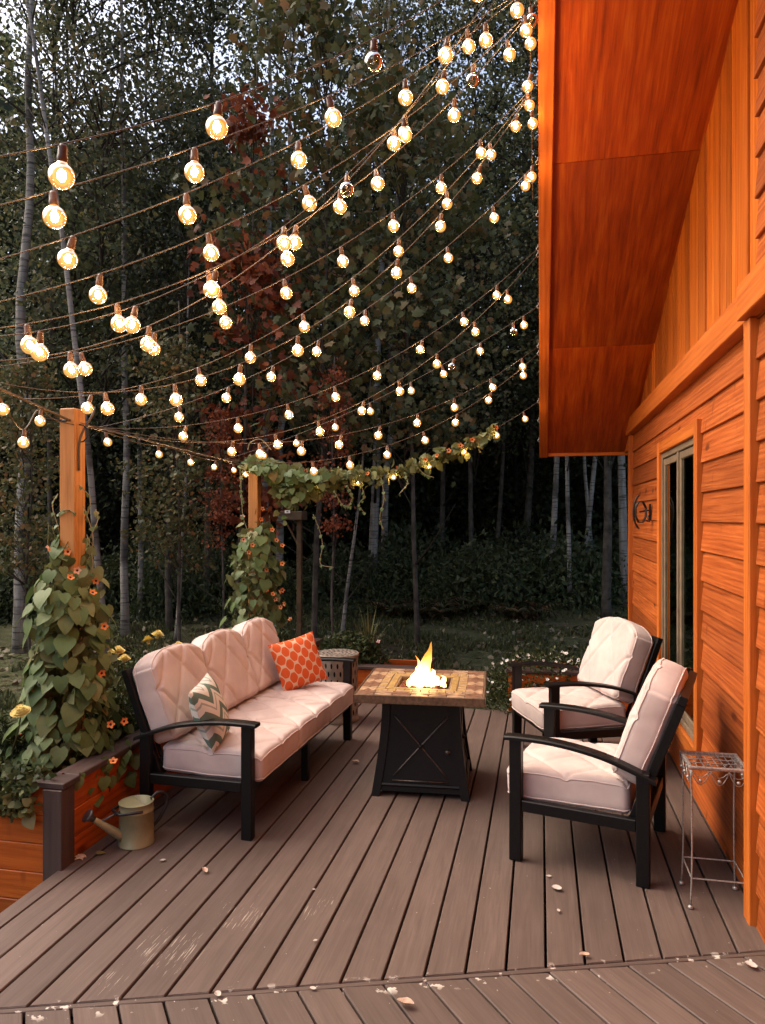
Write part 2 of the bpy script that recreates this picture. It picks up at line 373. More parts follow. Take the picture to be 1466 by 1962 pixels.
M['leaf_dark'] = leafmat('dark_leaves', [(0, (.014,.022,.010)), (.6, (.034,.046,.018)), (1, (.065,.068,.026))], .25, objrnd=True)
M['leaf_olive'] = leafmat('olive_maple_leaves', [(0, (.065,.078,.030)), (.5, (.115,.115,.044)), (.85, (.17,.13,.055)), (1, (.27,.14,.055))], .3)
M['leaf_red'] = leafmat('red_maple_leaves', [(0, (.12,.035,.018)), (.5, (.24,.06,.026)), (1, (.36,.10,.035))], .3)
M['leaf_shrub'] = leafmat('shrub_leaves', [(0, (.030,.040,.018)), (.6, (.062,.078,.032)), (1, (.11,.11,.05))], .28, objrnd=True)
M['leaf_fir'] = leafmat('conifer_needles', [(0, (.008,.014,.009)), (1, (.022,.032,.018))], .1)
M['vine'] = leafmat('vine_leaf', [(0, (.080,.130,.038)), (.5, (.135,.190,.060)), (.93, (.195,.245,.10)), (1, (.28,.22,.08))], .22, .5, island=False)
M['vine_in'] = leafmat('vine_foliage', [(0, (.085,.105,.036)), (1, (.24,.24,.10))], .28)
M['herb'] = leafmat('herb_foliage', [(0, (.022,.035,.012)), (.7, (.055,.075,.025)), (1, (.09,.10,.035))], .25)
M['grass'] = leafmat('grass_blade', [(0, (.060,.075,.030)), (.6, (.12,.13,.055)), (1, (.20,.19,.085))], .3)
M['fern'] = leafmat('fern_frond', [(0, (.03,.035,.012)), (.5, (.06,.05,.02)), (1, (.13,.07,.035))], .25)
M['litter'] = leafmat('leaf_litter', [(0, (.06,.045,.025)), (.6, (.14,.11,.06)), (1, (.28,.24,.15))], .1)
M['petal'] = plain('orange_petal', (.62,.20,.06), .7, .2, 0, .25, 30); M['petal_pale'] = plain('pale_petal', (.70,.42,.30), .7, .2, 0, .2, 30)
M['eye'] = plain('flower_eye', (.05,.012,.012), .7, .2); M['marigold'] = plain('yellow_marigold', (.72,.58,.20), .8, .15, 0, .3, 60, .5)
M['palebit'] = plain('pale_dry_petal', (.46,.40,.345), .75, .2)
M['whitepetal'] = plain('white_petal', (.72,.68,.62), .7, .2); M['pink'] = plain('pink_petal', (.66,.38,.34), .7, .2)
M['dryleaf'] = plain('dry_leaf', (.48,.33,.24), .8, .2, 0, .3, 30)

# ------------------------------------------------------------------ ground
def make_ground():
    n = 130; xs = np.concatenate([-np.geomspace(140, .6, n//2), np.geomspace(.6, 140, n//2)])
    v = []
    for y in xs:
        for x in xs:
            Y = y+9; d = math.hypot(x, Y)
            z = land(x, Y)+max(0, d-40)*.03
            if -4 < x < 7 and Y < 8: z = min(z, -.45)
            v.append((x, Y, z))
    f = [(j*n+i, j*n+i+1, (j+1)*n+i+1, (j+1)*n+i) for j in range(n-1) for i in range(n-1)]
    m = MB(); m.add(v, f); return tag(m.build('ground', M['ground'], smooth=True), kind='structure')
make_ground()

# ------------------------------------------------------------------ deck
BW = .147
def seam(x): return 2.838+.3438*x
def make_deck():
    m = MB()
    for x in np.arange(-2.2, .95, .4): m.box((x, 4.3, -.16), (.045, 4.3, .18))
    m.box((-.68, 6.555, -.14), (3.1, .03, .21)); m.box((-2.255, 4.3, -.14), (.03, 4.5, .21))
    deck = tag(m.build('deck', M['brown']), 'brown painted wooden deck laid in a mitred pattern', None, None, 'structure')
    k0 = math.ceil((-2.27-.0196)/BW); n_main = 0
    xs = [.0196+BW*k for k in range(k0-1, 8)]
    for a in xs:
        l, r = max(a+.0048, -2.268), min(a+BW-.0048, .935)
        if r-l < .02: continue
        far = 6.57; yl, yr = seam(l)+.017, seam(r)+.017
        xc = (l+r)/2; ym = (far+seam(xc))/2
        poly = [(yl-ym, -(l-xc)), (yr-ym, -(r-xc)), (far-ym, -(r-xc)), (far-ym, -(l-xc))]
        pb = MB(); dz = random.uniform(-.0012, .0012)
        inset = [(x+(.003 if x < 0 else -.003), y*(1-.045)) for x, y in poly]
        n = 4; v = [(x, y, -.030) for x, y in poly]+[(x, y, -.004) for x, y in poly]+[(x, y, 0) for x, y in inset]
        pb.add(v, [(3,2,1,0)]+[(i, (i+1) % 4, 4+(i+1) % 4, 4+i) for i in range(4)]+[(4+i, 4+(i+1) % 4, 8+(i+1) % 4, 8+i) for i in range(4)]+[(8,9,10,11)])
        pb.build('deck_board', M['deck'], deck, (xc, ym, dz), (0, 0, R_(90)))
    # fore boards running the other way from the mitre
    D = Vector((-.6129, .7902, 0)); Nn = Vector((.7902, .6129, 0)); ang = math.atan2(D.y, D.x)
    for k in range(k0-6, 30):
        a = .0196+BW*k
        pa, pb_ = Vector((a, seam(a), 0)), Vector((a+BW, seam(a+BW), 0))
        s0, s1 = Nn.dot(pa)+.0045, Nn.dot(pb_)-.0045
        t0, t1 = D.dot(pa)-.017, D.dot(pb_)-.017     # seam ends on both edges
        L = 3.2+max(0, a)*1.0; sm, tm = (s0+s1)/2, (t0+t1)/2-L/2
        # local x along D, local y along perpendicular (-Nn is left of D)
        poly = [(-L/2, -(s1-sm)), (t1-tm, -(s1-sm)), (t0-tm, -(s0-sm)), (-L/2, -(s0-sm))]
        poly = [(x, y) for x, y in poly]
        inset = [(x+(.003 if x < 0 else -.003), y*.955) for x, y in poly]
        q = MB(); v = [(x, y, -.030) for x, y in poly]+[(x, y, -.004) for x, y in poly]+[(x, y, 0) for x, y in inset]
        q.add(v, [(3,2,1,0)]+[(i, (i+1) % 4, 4+(i+1) % 4, 4+i) for i in range(4)]+[(4+i, 4+(i+1) % 4, 8+(i+1) % 4, 8+i) for i in range(4)]+[(8,9,10,11)])
        c = Nn*sm+D*tm
        if c.x-L > 3.2: break
        q.build('deck_board', M['deck'], deck, (c.x, c.y, random.uniform(-.0012, .0012)), (0, 0, ang))
    sx = Vector((1, .3438, 0)).normalized(); p = Vector((-.2, seam(-.2), 0))
    q = MB(); q.cbox((0,0,0), (5.4, .022, .03), .002)
    q.build('divider_strip', M['deck'], deck, (p.x, p.y, -.0165), (0, 0, math.atan2(sx.y, sx.x)))
make_deck()

# ------------------------------------------------------------------ house
WX = .92
def roof_z(y): return 5.704-.397*y
def make_house():
    h = thing('wooden_cabin', 'orange stained wooden cabin with lap siding and deep overhanging roof', 'house')
    wy0, wy1, wz0, wz1 = 4.66, 5.99, .33, 2.18
    m = MB()                                    # sheathing behind the boards, open at the window
    X0, X1 = .945, 1.04
    def slab(y0, y1, z0, z1): m.box(((X0+X1)/2, (y0+y1)/2, (z0+z1)/2), (X1-X0, y1-y0, z1-z0))
    slab(-4, wy0, -.45, 2.6); slab(wy1, 7.93, -.45, 2.6); slab(wy0, wy1, -.45, wz0); slab(wy0, wy1, wz1, 2.6)
    m.add([(X0, -4, 2.6), (X0, 7.93, 2.6), (X0, 7.93, roof_z(7.93)+.05), (X0, 1, roof_z(1)+.05), (X0, -4, roof_z(6)), ], [(0,1,2,3,4)])
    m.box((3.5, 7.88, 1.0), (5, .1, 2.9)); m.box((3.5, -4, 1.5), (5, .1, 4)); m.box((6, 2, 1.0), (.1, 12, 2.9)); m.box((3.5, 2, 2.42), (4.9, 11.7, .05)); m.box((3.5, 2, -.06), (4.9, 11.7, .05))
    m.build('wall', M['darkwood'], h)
    # lap siding, one board at a time
    ex = .170; hb = .187; tilt = math.asin(.016/ex)
    def lap(y0, y1, z, x=WX):
        L = y1-y0
        b = MB(); b.cbox((0,0,0), (L, hb, .017), .0025)
        rotm = Matrix(((0, 0, -1), (1, 0, 0), (0, 1, 0))).transposed()
        # local X -> world Y, local Y -> up, local Z -> -X (outwards)
        mm = Matrix(((0,0,-1),(1,0,0),(0,1,0)))
        mm = Matrix.Rotation(tilt, 3, 'Y') @ mm
        b.mesh
        o = obj('siding_board', b.mesh('siding_board', M['siding']), h)
        o.matrix_local = Matrix.Translation((x+.003, (y0+y1)/2, z+hb/2)) @ mm.to_4x4()
    z = -.03; i = 0
    while z < 2.50:
        if z+hb > wz1+.09 or z+.02 < wz0-.10:
            if z > 2.0: lap(3.42, 7.86, z)
            else: lap(3.42, 7.86, z)
        else:
            lap(3.42, 4.575, z); lap(6.08, 7.86, z)
        z += ex
    z = -.03
    while z < 5.0:
        if z < 2.45: lap(-3.2, 3.32, z, WX-.035)
        else:
            y1 = min(3.36+random.uniform(-.012, .012), (5.66-z)/.397); lap(-3.2, y1, z, WX-.03)
        z += ex
    # trims
    def trim(name, c, d, mt='trim', rot=None):
        ax = max(range(3), key=lambda k: d[k]); o = None
        b = MB(); 
        if ax == 1: b.cbox((0,0,0), (d[1], d[2], d[0]), .004); mm = Matrix(((0,0,-1),(1,0,0),(0,1,0)))
        elif ax == 2: b.cbox((0,0,0), (d[2], d[1], d[0]), .004); mm = Matrix(((0,0,-1),(0,1,0),(1,0,0)))
        else: b.cbox((0,0,0), d, .004); mm = Matrix.Identity(3)
        o = obj(name, b.mesh(name, M[mt]), h); o.matrix_local = Matrix.Translation(c) @ mm.to_4x4(); return o
    trim('corner_trim', (WX-.015, 7.905, 1.2), (.06, .09, 2.66)); trim('corner_trim', (WX-.03, 3.37, 1.2), (.085, .09, 2.66))
    trim('frieze_board', (WX-.03, 5.68, 2.606), (.075, 4.53, .15))
    trim('frieze_board', (WX-.065, 1.75, 2.606), (.075, 3.3, .15))
    trim('window_casing', (WX-.012, 4.62, 1.255), (.05, .085, 2.03)); trim('window_casing', (WX-.012, 6.03, 1.255), (.05, .085, 2.03))
    trim('window_casing', (WX-.010, 5.325, 2.225), (.05, 1.32, .085)); trim('window_casing', (WX-.010, 5.325, .285), (.05, 1.32, .085))
    b = MB(); b.prism([(7.951, 2.525), (8.32, 2.385), (7.951, 2.385)], -.02, .02); o = b.build('soffit_return', M['trim'], h)
    o.matrix_local = Matrix.Translation((WX-.02, 0, 0)) @ Matrix(((0,0,1),(1,0,0),(0,1,0))).to_4x4()
    # upright boards of the gable
    y = 3.36
    while y < 7.9:
        wdt = random.choice((.095, .14, .14, .19)); y2 = min(y+wdt, 7.94)
        g = .006; b = MB(); yc = (y+y2)/2; t = random.uniform(.014, .024)
        zb = 2.66; poly = [(0, -(y2-g-yc)), (0, (y2-g-yc))]
        # local x up, local y along -world y, local z outwards
        hl, hr = roof_z(y)-zb+.02, roof_z(y2)-zb+.02
        b.add([(0, yc-y, 0), (0, yc-y2+g, 0), (hr, yc-y2+g, 0), (hl, yc-y, 0), (0, yc-y-.003, t), (0, yc-y2+g+.003, t), (hr, yc-y2+g+.003, t), (hl, yc-y-.003, t)],
              [(3,2,1,0), (4,5,6,7), (0,1,5,4), (1,2,6,5), (2,3,7,6), (3,0,4,7)])
        o = obj('gable_board', b.mesh('gable_board', M['batten']), h)
        o.matrix_local = Matrix.Translation((X0-.001, yc, zb)) @ Matrix(((0,0,-1),(0,-1,0),(1,0,0))).to_4x4()
        y = y2
    # soffit panels, rake and eave boards, roof
    sl_ = math.atan(.397); ay = Vector((0, -math.cos(sl_), math.sin(sl_)))
    edges = [8.33, 6.48, 4.65, 2.82, 1.0]
    for a, c in zip(edges, edges[1:]):
        L = (a-c)/math.cos(sl_)-.004; b = MB(); b.cbox((0,0,0), (L, .95, .012), .0015)
        o = obj('soffit_panel', b.mesh('soffit_panel', M['soffit']), h)
        mid = Vector((.52, (a+c)/2, roof_z((a+c)/2)+.006)); o.matrix_local = Matrix.Translation(mid) @ frame(ay, (1,0,0)).to_4x4()
    L = (8.36-1.0)/math.cos(sl_); b = MB(); b.cbox((0,0,0), (L, .085, .20), .004)
    o = obj('rake_board', b.mesh('rake_board', M['trim']), h); yc = (8.36+1)/2
    o.matrix_local = Matrix.Translation(Vector((.030, yc, roof_z(yc)))+Vector((0, .371*.062, .928*.062))) @ frame(ay, (1,0,0)).to_4x4()
    trim('eave_board', (3.0, 8.355, roof_z(8.34)+.045), (5.85, .04, .15))
    for s in (1, -1):
        b = MB(); L2 = 8.2; b.box((0,0,0), (L2, 6.2, .12)); o = obj('roof', b.mesh('roof', M['shingle']), h)
        d = Vector((0, s*math.cos(sl_), -math.sin(sl_))); top = Vector((3.1, 1.0, roof_z(1.0)+.14))
        o.matrix_local = Matrix.Translation(top+d*L2/2+Vector((0,0,.075))) @ frame(d, (1,0,0)).to_4x4()
    # cup hooks along the rake
    for yy in HOOKS:
        b = MB(); b.tube([(0,0,.02), (0,0,0)]+[(-.012*math.sin(a_), 0, -.012+.012*math.cos(a_)) for a_ in np.linspace(.3, 4.6, 7)], .0022, 5)
        b.build('cup_hook', M['wire'], h, (-.018, yy, roof_z(yy)-.01))
    # window
    b = MB(); fr = .035
    for (y0, y1, z0, z1) in ((4.66, 4.70, .33, 2.18), (5.95, 5.99, .33, 2.18), (4.70, 5.95, .33, .37), (4.70, 5.95, 2.14, 2.18), (5.295, 5.345, .37, 2.14)):
        b.cbox((.925, (y0+y1)/2, (z0+z1)/2), (.040, y1-y0-.001, z1-z0-.001), .003)
    win = b.build('window', M['taupe'], h)
    for (y0, y1) in ((4.705, 5.29), (5.35, 5.945)):
        b = MB(); s = .045
        b.cbox((.926, y0+s/2, 1.255), (.022, s, 1.76), .004); b.cbox((.926, y1-s/2, 1.255), (.022, s, 1.76), .004)
        b.cbox((.9265, (y0+y1)/2, .40), (.021, y1-y0-2*s, .05), .004); b.cbox((.9265, (y0+y1)/2, 2.11), (.021, y1-y0-2*s, .05), .004)
        b.build('sash', M['taupe'], win)
        b = MB(); b.box((.927, (y0+y1)/2, 1.255), (.005, y1-y0-2*s+.01, 1.66)); b.build('pane', M['glass'], win)
    for (y0, y1) in ((5.80, 5.95), (5.20, 5.30)):
        v = []; n = 40
        for i in range(n):
            yy = y0+(y1-y0)*i/(n-1); xx = 1.08+.018*math.sin(i*1.25)+.006*math.sin(i*.5)
            v += [(xx, yy, .2), (xx, yy, 2.3)]
        c = MB(); c.add(v, [(2*i, 2*i+2, 2*i+3, 2*i+1) for i in range(n-1)])
        tag(c.build('curtain', M['curtain'], smooth=True), 'cream curtain hanging inside the %s pane of the cabin window' % ('farther' if y0 > 5.5 else 'nearer'), 'curtain', 'window curtains')
    return h
# strings of lights: (start on the cable as Y, hook on the rake as Y, sag, bulb places 0..1, unlit ones, bulb diameter, label)
CP = [Vector((-1.30, -.1, 2.27)), Vector((-2.60, 3.74, 2.24)), Vector((-2.85, 7.1, 2.20))]
def cable_pt(y):
    a, b = (CP[0], CP[1]) if y <= CP[1].y else (CP[1], CP[2])
    return a.lerp(b, (y-a.y)/(b.y-a.y))
STR = [
 (1.0, 3.4, .24, (.286,.442,.659,.86), (2,), 0.066, 'highest string of globe lights, with one large unlit bulb near its middle'),
 (1.3, 3.6, .16, (.07,.241,.391,.576,.792,.95), (), 0.064, 'second highest string of large globe lights over the deck'),
 (1.6, 3.6, .20, (.09,.236,.370,.529,.714,.88), (), 0.062, 'third highest string of globe lights over the deck'),
 (1.8, 3.7, .28, (.10,.246,.387,.533,.690,.854,.971), (5,), 0.060, 'fourth highest string of globe lights, one unlit bulb near the roof'),
 (1.9, 3.7, .40, (.151,.260,.384,.519,.658,.814,.93), (), 0.059, 'fifth highest string of globe lights, deeply sagging over the deck'),
 (1.9, 3.42, .52, (.178,.300,.414,.519,.625,.728,.806), (4,), 0.058, 'globe light string sagging just below the fifth highest one'),
 (2.2, 3.34, .56, (.189,.307,.417,.524,.622,.74,.86), (), 0.057, 'globe light string with four close pairs, above the near post'),
 (2.4, 4.1, .32, (.156,.262,.370,.472,.575,.676,.778,.865,.976), (), 0.056, 'taut globe light string running from before the near post to the roof'),
 (3.0, 4.1, .44, (.117,.205,.308,.406,.506,.605,.700,.801,.894), (), 0.056, 'globe light string passing right above the near post top'),
 (2.5, 4.1, .60, (.182,.288,.395,.496,.596,.689,.780,.867,.952), (), 0.056, 'most deeply sagging globe light string beside the near post'),
 (4.0, 4.6, .28, (.188,.298,.399,.502,.608,.710,.794,.898,.973), (), 0.058, 'globe light string starting behind the near post, upper of three'),
 (4.0, 5.3, .36, (.18,.288,.396,.502,.604,.708,.807,.894), (), 0.058, 'globe light string starting behind the near post, middle of three'),
 (4.05, 5.36, .52, (.272,.363,.460,.565,.648,.741,.835,.919), (), 0.058, 'globe light string starting behind the near post, lowest of three'),
 (6.2, 5.9, .12, (.14,.258,.387,.500,.628,.723,.76,.837,.93,.96), (6,8), 0.060, 'nearly straight globe light string from before the far post, one bulb unlit'),
 (3.70, 6.4, .40, (.310,.395,.478,.566,.657,.752,.852,.948), (), 0.060, 'long globe light string crossing from the near post to the far roof'),
 (4.5, 6.5, .48, (.379,.469,.565,.661,.756,.855,.951), (), 0.060, 'low globe light string hanging just above the vine garland'),
 (7.05, 7.25, .34, (.10,.22,.37,.50,.63,.75,.86,.95), (), 0.060, 'lowest globe light string, wrapped by the flowering vine garland'),
]
HOOKS = sorted(s[1] for s in STR)+[5.0, 7.6, 8.0]
house = make_house()

# ------------------------------------------------------------------ planters
def plank(parent, name, p0, p1, w_, t_, mat, up=(0,0,1), bev=.004):   # plank from p0 to p1, face turned sideways to up
    p0, p1 = Vector(p0), Vector(p1); b = MB(); b.cbox((0,0,0), ((p1-p0).length, w_, t_), bev)
    o = obj(name, b.mesh(name, M[mat]), parent); o.matrix_local = Matrix.Translation((p0+p1)/2) @ frame(p1-p0, up).to_4x4(); return o
def planter(label, x0, x1, y0, y1, z0, z1, faces, posts=()):
    t = thing('planter_box', label, 'planter', (x0, y0, z0)); H = z1-z0; Lx, Ly = x1-x0, y1-y0; hw = .138
    n = int(round(H/.14))
    for f in faces:
        for k in range(n):
            z = H-hw/2-.002-k*.14
            if z < 0: break
            j = random.uniform(-.002, .002)
            if f == 'front': plank(t, 'plank', (.02, .012+j, z), (Lx-.03, .012+j, z), hw, .022, 'planter')
            if f == 'right': plank(t, 'plank', (Lx-.012+j, .03, z), (Lx-.012+j, Ly-.02, z), hw, .022, 'planter')
            if f == 'back': plank(t, 'plank', (.02, Ly-.012, z), (Lx-.03, Ly-.012, z), hw, .022, 'planter')
            if f == 'left': plank(t, 'plank', (.012, .03, z), (.012, Ly-.02, z), hw, .022, 'planter')
    for px, py in posts: plank(t, 'corner_post', (px-x0, py-y0, 0), (px-x0, py-y0, H-.002), .105, .105, 'brown', (1,0,0))
    cz = H+.015
    plank(t, 'cap_board', (-.02, .05, cz), (Lx+.03, .05, cz), .13, .03, 'brown', (0,1,0)); plank(t, 'cap_board', (Lx-.045, .118, cz), (Lx-.045, Ly, cz), .13, .03, 'brown', (1,0,0))
    b = MB(); n = 14; v = []
    for j in range(n):
        for i in range(n):
            x, y = .03+(Lx-.06)*i/(n-1), .03+(Ly-.06)*j/(n-1); v.append((x, y, H-.05+.03*mnoise.noise((x*5+x0, y*5, 1))))
    b.add(v, [(j*n+i, j*n+i+1, (j+1)*n+i+1, (j+1)*n+i) for j in range(n-1) for i in range(n-1)]); b.build('soil', M['soil'], t, smooth=True)
    return t
planter('long orange planter box with brown corner post along the left deck edge', -3.10, -2.27, 3.17, 7.5, -.45, .385, ('front', 'right', 'left'), ((-2.30, 3.20),))
planter('low orange planter box across the far deck edge behind the drum table', -2.20, -1.02, 6.60, 7.15, -.45, .30, ('front', 'right', 'back'))
planter('low orange planter box at the far deck edge behind the farther armchair', -.28, .84, 6.60, 7.15, -.45, .33, ('front', 'right', 'left', 'back'))

# ------------------------------------------------------------------ posts and carrying cable
def post(label, x, y, z0, z1):
    t = thing('wooden_post', label, 'post', (x, y, z0)); b = MB(); b.cbox((0,0,0), (z1-z0, .1, .1), .006)
    o = obj('timber', b.mesh('timber', M['post']), t); o.matrix_local = Matrix.Translation((0, 0, (z1-z0)/2)) @ Matrix(((0,0,1),(0,1,0),(1,0,0))).to_4x4()
    b = MB(); b.tube([(.051, -.01, z1-z0-.09)]+[(.055+.05*math.sin(a), -.01, z1-z0-.09-.05+.05*math.cos(a)) for a in np.linspace(.4, 5.0, 9)], .004, 6); b.build('eye_hook', M['iron'], t, smooth=True)
    return t
p1 = post('square orange pine post rising from the near vine on the left', -2.60, 3.74, .34, 2.31)
b = MB(); b.tube(catmull([(.075, .10, 1.99), (.10, .03, 1.93), (.062, -.02, 1.80), (.058, -.025, 1.62)]), .007, 6); b.build('hanging_cord', M['cord'], p1, smooth=True)
b = MB(); b.tube([(-.10, -.10, 1.905), (-.03, -.053, 1.90), (0, -.053, 1.90)], .007, 6); b.build('cable_clamp', M['iron'], p1)
post('square orange pine post wrapped in flowering vine behind the sofa', -2.85, 7.10, .34, 2.27)
t = thing('light_cable', 'straight carrying cable linking the two posts and leaving the frame at left', 'cable', CP[0])
b = MB(); b.tube([p-CP[0] for p in CP], .007, 6); b.build('cable', M['cord'], t, smooth=True)

# ------------------------------------------------------------------ string lights
def bulb_meshes(D):
    Rr = D/2; m = MB(); k = D/.064; prof = [(.0115*k, -.036*k)]
    zc = -.036*k-.004*k-Rr
    for a in np.linspace(.44, math.pi-.02, 15): prof.append((max(Rr*math.sin(a), .0006), zc+Rr*math.cos(a)))
    m.lathe(prof, 18)
    s = MB(); s.lathe([(.0006, .004), (.008*k, .004), (.0115*k, -.003), (.0120*k, -.022*k), (.0132*k, -.025*k), (.0132*k, -.038*k), (.010*k, -.041*k)], 12)
    f = icosphere(Rr*.38, 2, (0,0,zc+Rr*.1), (.9,.9,1.1))
    fo = MB(); fo.tube([(0,0,zc+Rr*.8), (0,0,zc+.1*Rr)], .003, 6); fo.tube([(-.4*Rr,0,zc), (0,0,zc-.25*Rr), (.4*Rr,0,zc)], .0012, 5)
    return [m.mesh('bulb', M['bulb_lit'], True), m.mesh('bulb', M['bulb_off'], True), s.mesh('socket', M['socket'], True), f.mesh('filament', M['filament'], True), fo.mesh('filament', M['filament_off'])]
BM_ = {}
def hang_bulbs(t, pts, D, off):
    if D not in BM_: BM_[D] = bulb_meshes(D)
    lit, unl, sk, fi, fo = BM_[D]
    for i, p in enumerate(pts):
        o = obj('bulb', unl if i in off else lit, t, p, (random.uniform(-.16, .16), random.uniform(-.10, .34), random.uniform(0, 6.28)))
        obj('socket', sk, o); obj('filament', fo if i in off else fi, o)
def string_light(y0, y1, sag, ts, off, D, label):
    a = cable_pt(y0); c = Vector((-.02, y1, roof_z(y1)-.02)); t = thing('string_light', label, 'string lights', a, 0, 'globe light strings over the deck')
    P = lambda s: (c-a)*s-Vector((0, 0, 4*sag*s*(1-s)))
    path = [P(s) for s in np.linspace(0, 1, 34)]
    b = MB(); b.tube(path, .0021, 5)
    b.build('cord', M['cord'], t, smooth=True)
    hang_bulbs(t, [P(s)+Vector((0,0,-.006)) for s in ts], D, off)
for s in STR: string_light(*s)
# bulbs looped along the carrying cable, and a run along the rake
def loop_string(label, pts, ts, D, off=(), wob=.03):
    t = thing('string_light', label, 'string lights', pts[0], 0, 'globe light strings over the deck'); o = Vector(pts[0])
    path = catmull([Vector(p)-o for p in pts], 8); b = MB(); b.tube(path, .0032, 5); b.build('cord', M['cord'], t, smooth=True)
    n = len(path)-1; hang_bulbs(t, [path[min(n, int(round(s*n)))]+Vector((0,0,-.004)) for s in ts], D, off)
cy_ = [2.70, 3.0, 3.22, 3.48, 4.05, 4.55, 5.05, 5.7, 6.3, 6.9]
loop_string('globe light string looped along the cable between the posts', [cable_pt(y)+Vector((.0, 0, -.012-(.13 if i in (1, 2) else .02)*(i % 2))) for i, y in enumerate(cy_)], (.02,.13,.24,.46,.62,.74,.84,.92,.99), .052)
loop_string('short globe light string running up along the roof edge', [(-.05, y, roof_z(y)-.04-.05*(i % 2)) for i, y in enumerate((3.3, 3.6, 3.75, 3.95, 4.2, 4.5, 4.85))], (.06,.22,.38,.52,.68,.86), .058, (1,))

# ------------------------------------------------------------------ furniture
def cushion(w_, d_, h_, r=.045, puff=.02, quilt=(), arch=0., wr=.006, seed=0, nx=56, ny=56, nz=6):
    # box w x d x h centred, top and bottom (z) are the large faces; quilt: lines ((x0,y0),(x1,y1)) in -1..1 on the top face
    bm_v = {}; V = []; Fc = []
    def vid(i, j, k):
        key = (i, j, k)
        if key not in bm_v:
            x, y, z = -1+2*i/nx, -1+2*j/ny, -1+2*k/nz
            # gather points near the edges so the rounding is smooth
            g = lambda q: math.sin(q*math.pi/2)*.35+q*.65
            x, y, z = g(x), g(y), g(z)
            A, B, Cc = w_/2, d_/2, h_/2; q = Vector((x*A, y*B, z*Cc)); rr = min(r, Cc*.95)
            inn = Vector((max(-A+rr, min(A-rr, q.x)), max(-B+rr, min(B-rr, q.y)), max(-Cc+rr, min(Cc-rr, q.z))))
            dv = q-inn
            if dv.length > 1e-6: q = inn+dv.normalized()*rr
            s = 1 if z > 0 else -.6
            q.z += s*puff*(1-x*x)*(1-y*y)*min(1, abs(z)*1.0)
            if z > .5:
                best = 9
                for (ax, ay), (bx, by) in quilt:
                    pa = Vector((ax*A, ay*B)); pb = Vector((bx*A, by*B)); ab = pb-pa; tt = max(0, min(1, (Vector((q.x, q.y))-pa).dot(ab)/ab.length_squared))
                    best = min(best, (Vector((q.x, q.y))-pa-ab*tt).length)
                q.z -= .011*math.exp(-(best/.010)**2)+.003*math.exp(-(best/.04)**2)-.002*min(1, best/.12)
            if arch: q.y -= arch*(max(0, y)**1.0)*(abs(x)**2.6) if y > 0 else 0
            nn = mnoise.noise_vector((q.x*7+seed, q.y*7, q.z*7)); q += nn*wr+mnoise.noise_vector((q.x*19, q.y*19+seed, q.z*19))*wr*.35
            bm_v[key] = len(V); V.append(q)
        return bm_v[key]
    for k, fl in ((0, True), (nz, False)):
        for i in range(nx):
            for j in range(ny):
                f = (vid(i,j,k), vid(i+1,j,k), vid(i+1,j+1,k), vid(i,j+1,k)); Fc.append(f[::-1] if fl else f)
    for k in range(nz):
        for i in range(nx):
            Fc.append((vid(i,0,k), vid(i+1,0,k), vid(i+1,0,k+1), vid(i,0,k+1))); Fc.append((vid(i+1,ny,k), vid(i,ny,k), vid(i,ny,k+1), vid(i+1,ny,k+1)))
        for j in range(ny):
            Fc.append((vid(0,j+1,k), vid(0,j,k), vid(0,j,k+1), vid(0,j+1,k+1))); Fc.append((vid(nx,j,k), vid(nx,j+1,k), vid(nx,j+1,k+1), vid(nx,j,k+1)))
    m = MB(); m.add(V, Fc)
    for kk in (nz-1, 1):
        ring = [vid(i, 0, kk) for i in range(nx)]+[vid(nx, j, kk) for j in range(ny)]+[vid(i, ny, kk) for i in range(nx, 0, -1)]+[vid(0, j, kk) for j in range(ny, 0, -1)]
        m.pip = getattr(m, 'pip', [])+[[V[q] for q in ring]+[V[ring[0]]]]
    return m
def add_piping(c, o):
    for ring in c.pip:
        q = MB(); q.tube(ring, .0038, 6, False); q.build('piping', M['cushion'], o, smooth=True)
QX = (((-1,-1),(1,1)), ((-1,1),(1,-1)), ((-1,0),(0,1)), ((0,1),(1,0)), ((1,0),(0,-1)), ((0,-1),(-1,0)))
QB = (((-1,-.9),(.35,1)), ((-.35,1),(1,-.9)), ((-1,.2),(-.2,-1)), ((.2,-1),(1,.2)), ((-1,.2),(-.4,.98)), ((1,.2),(.4,.98)))
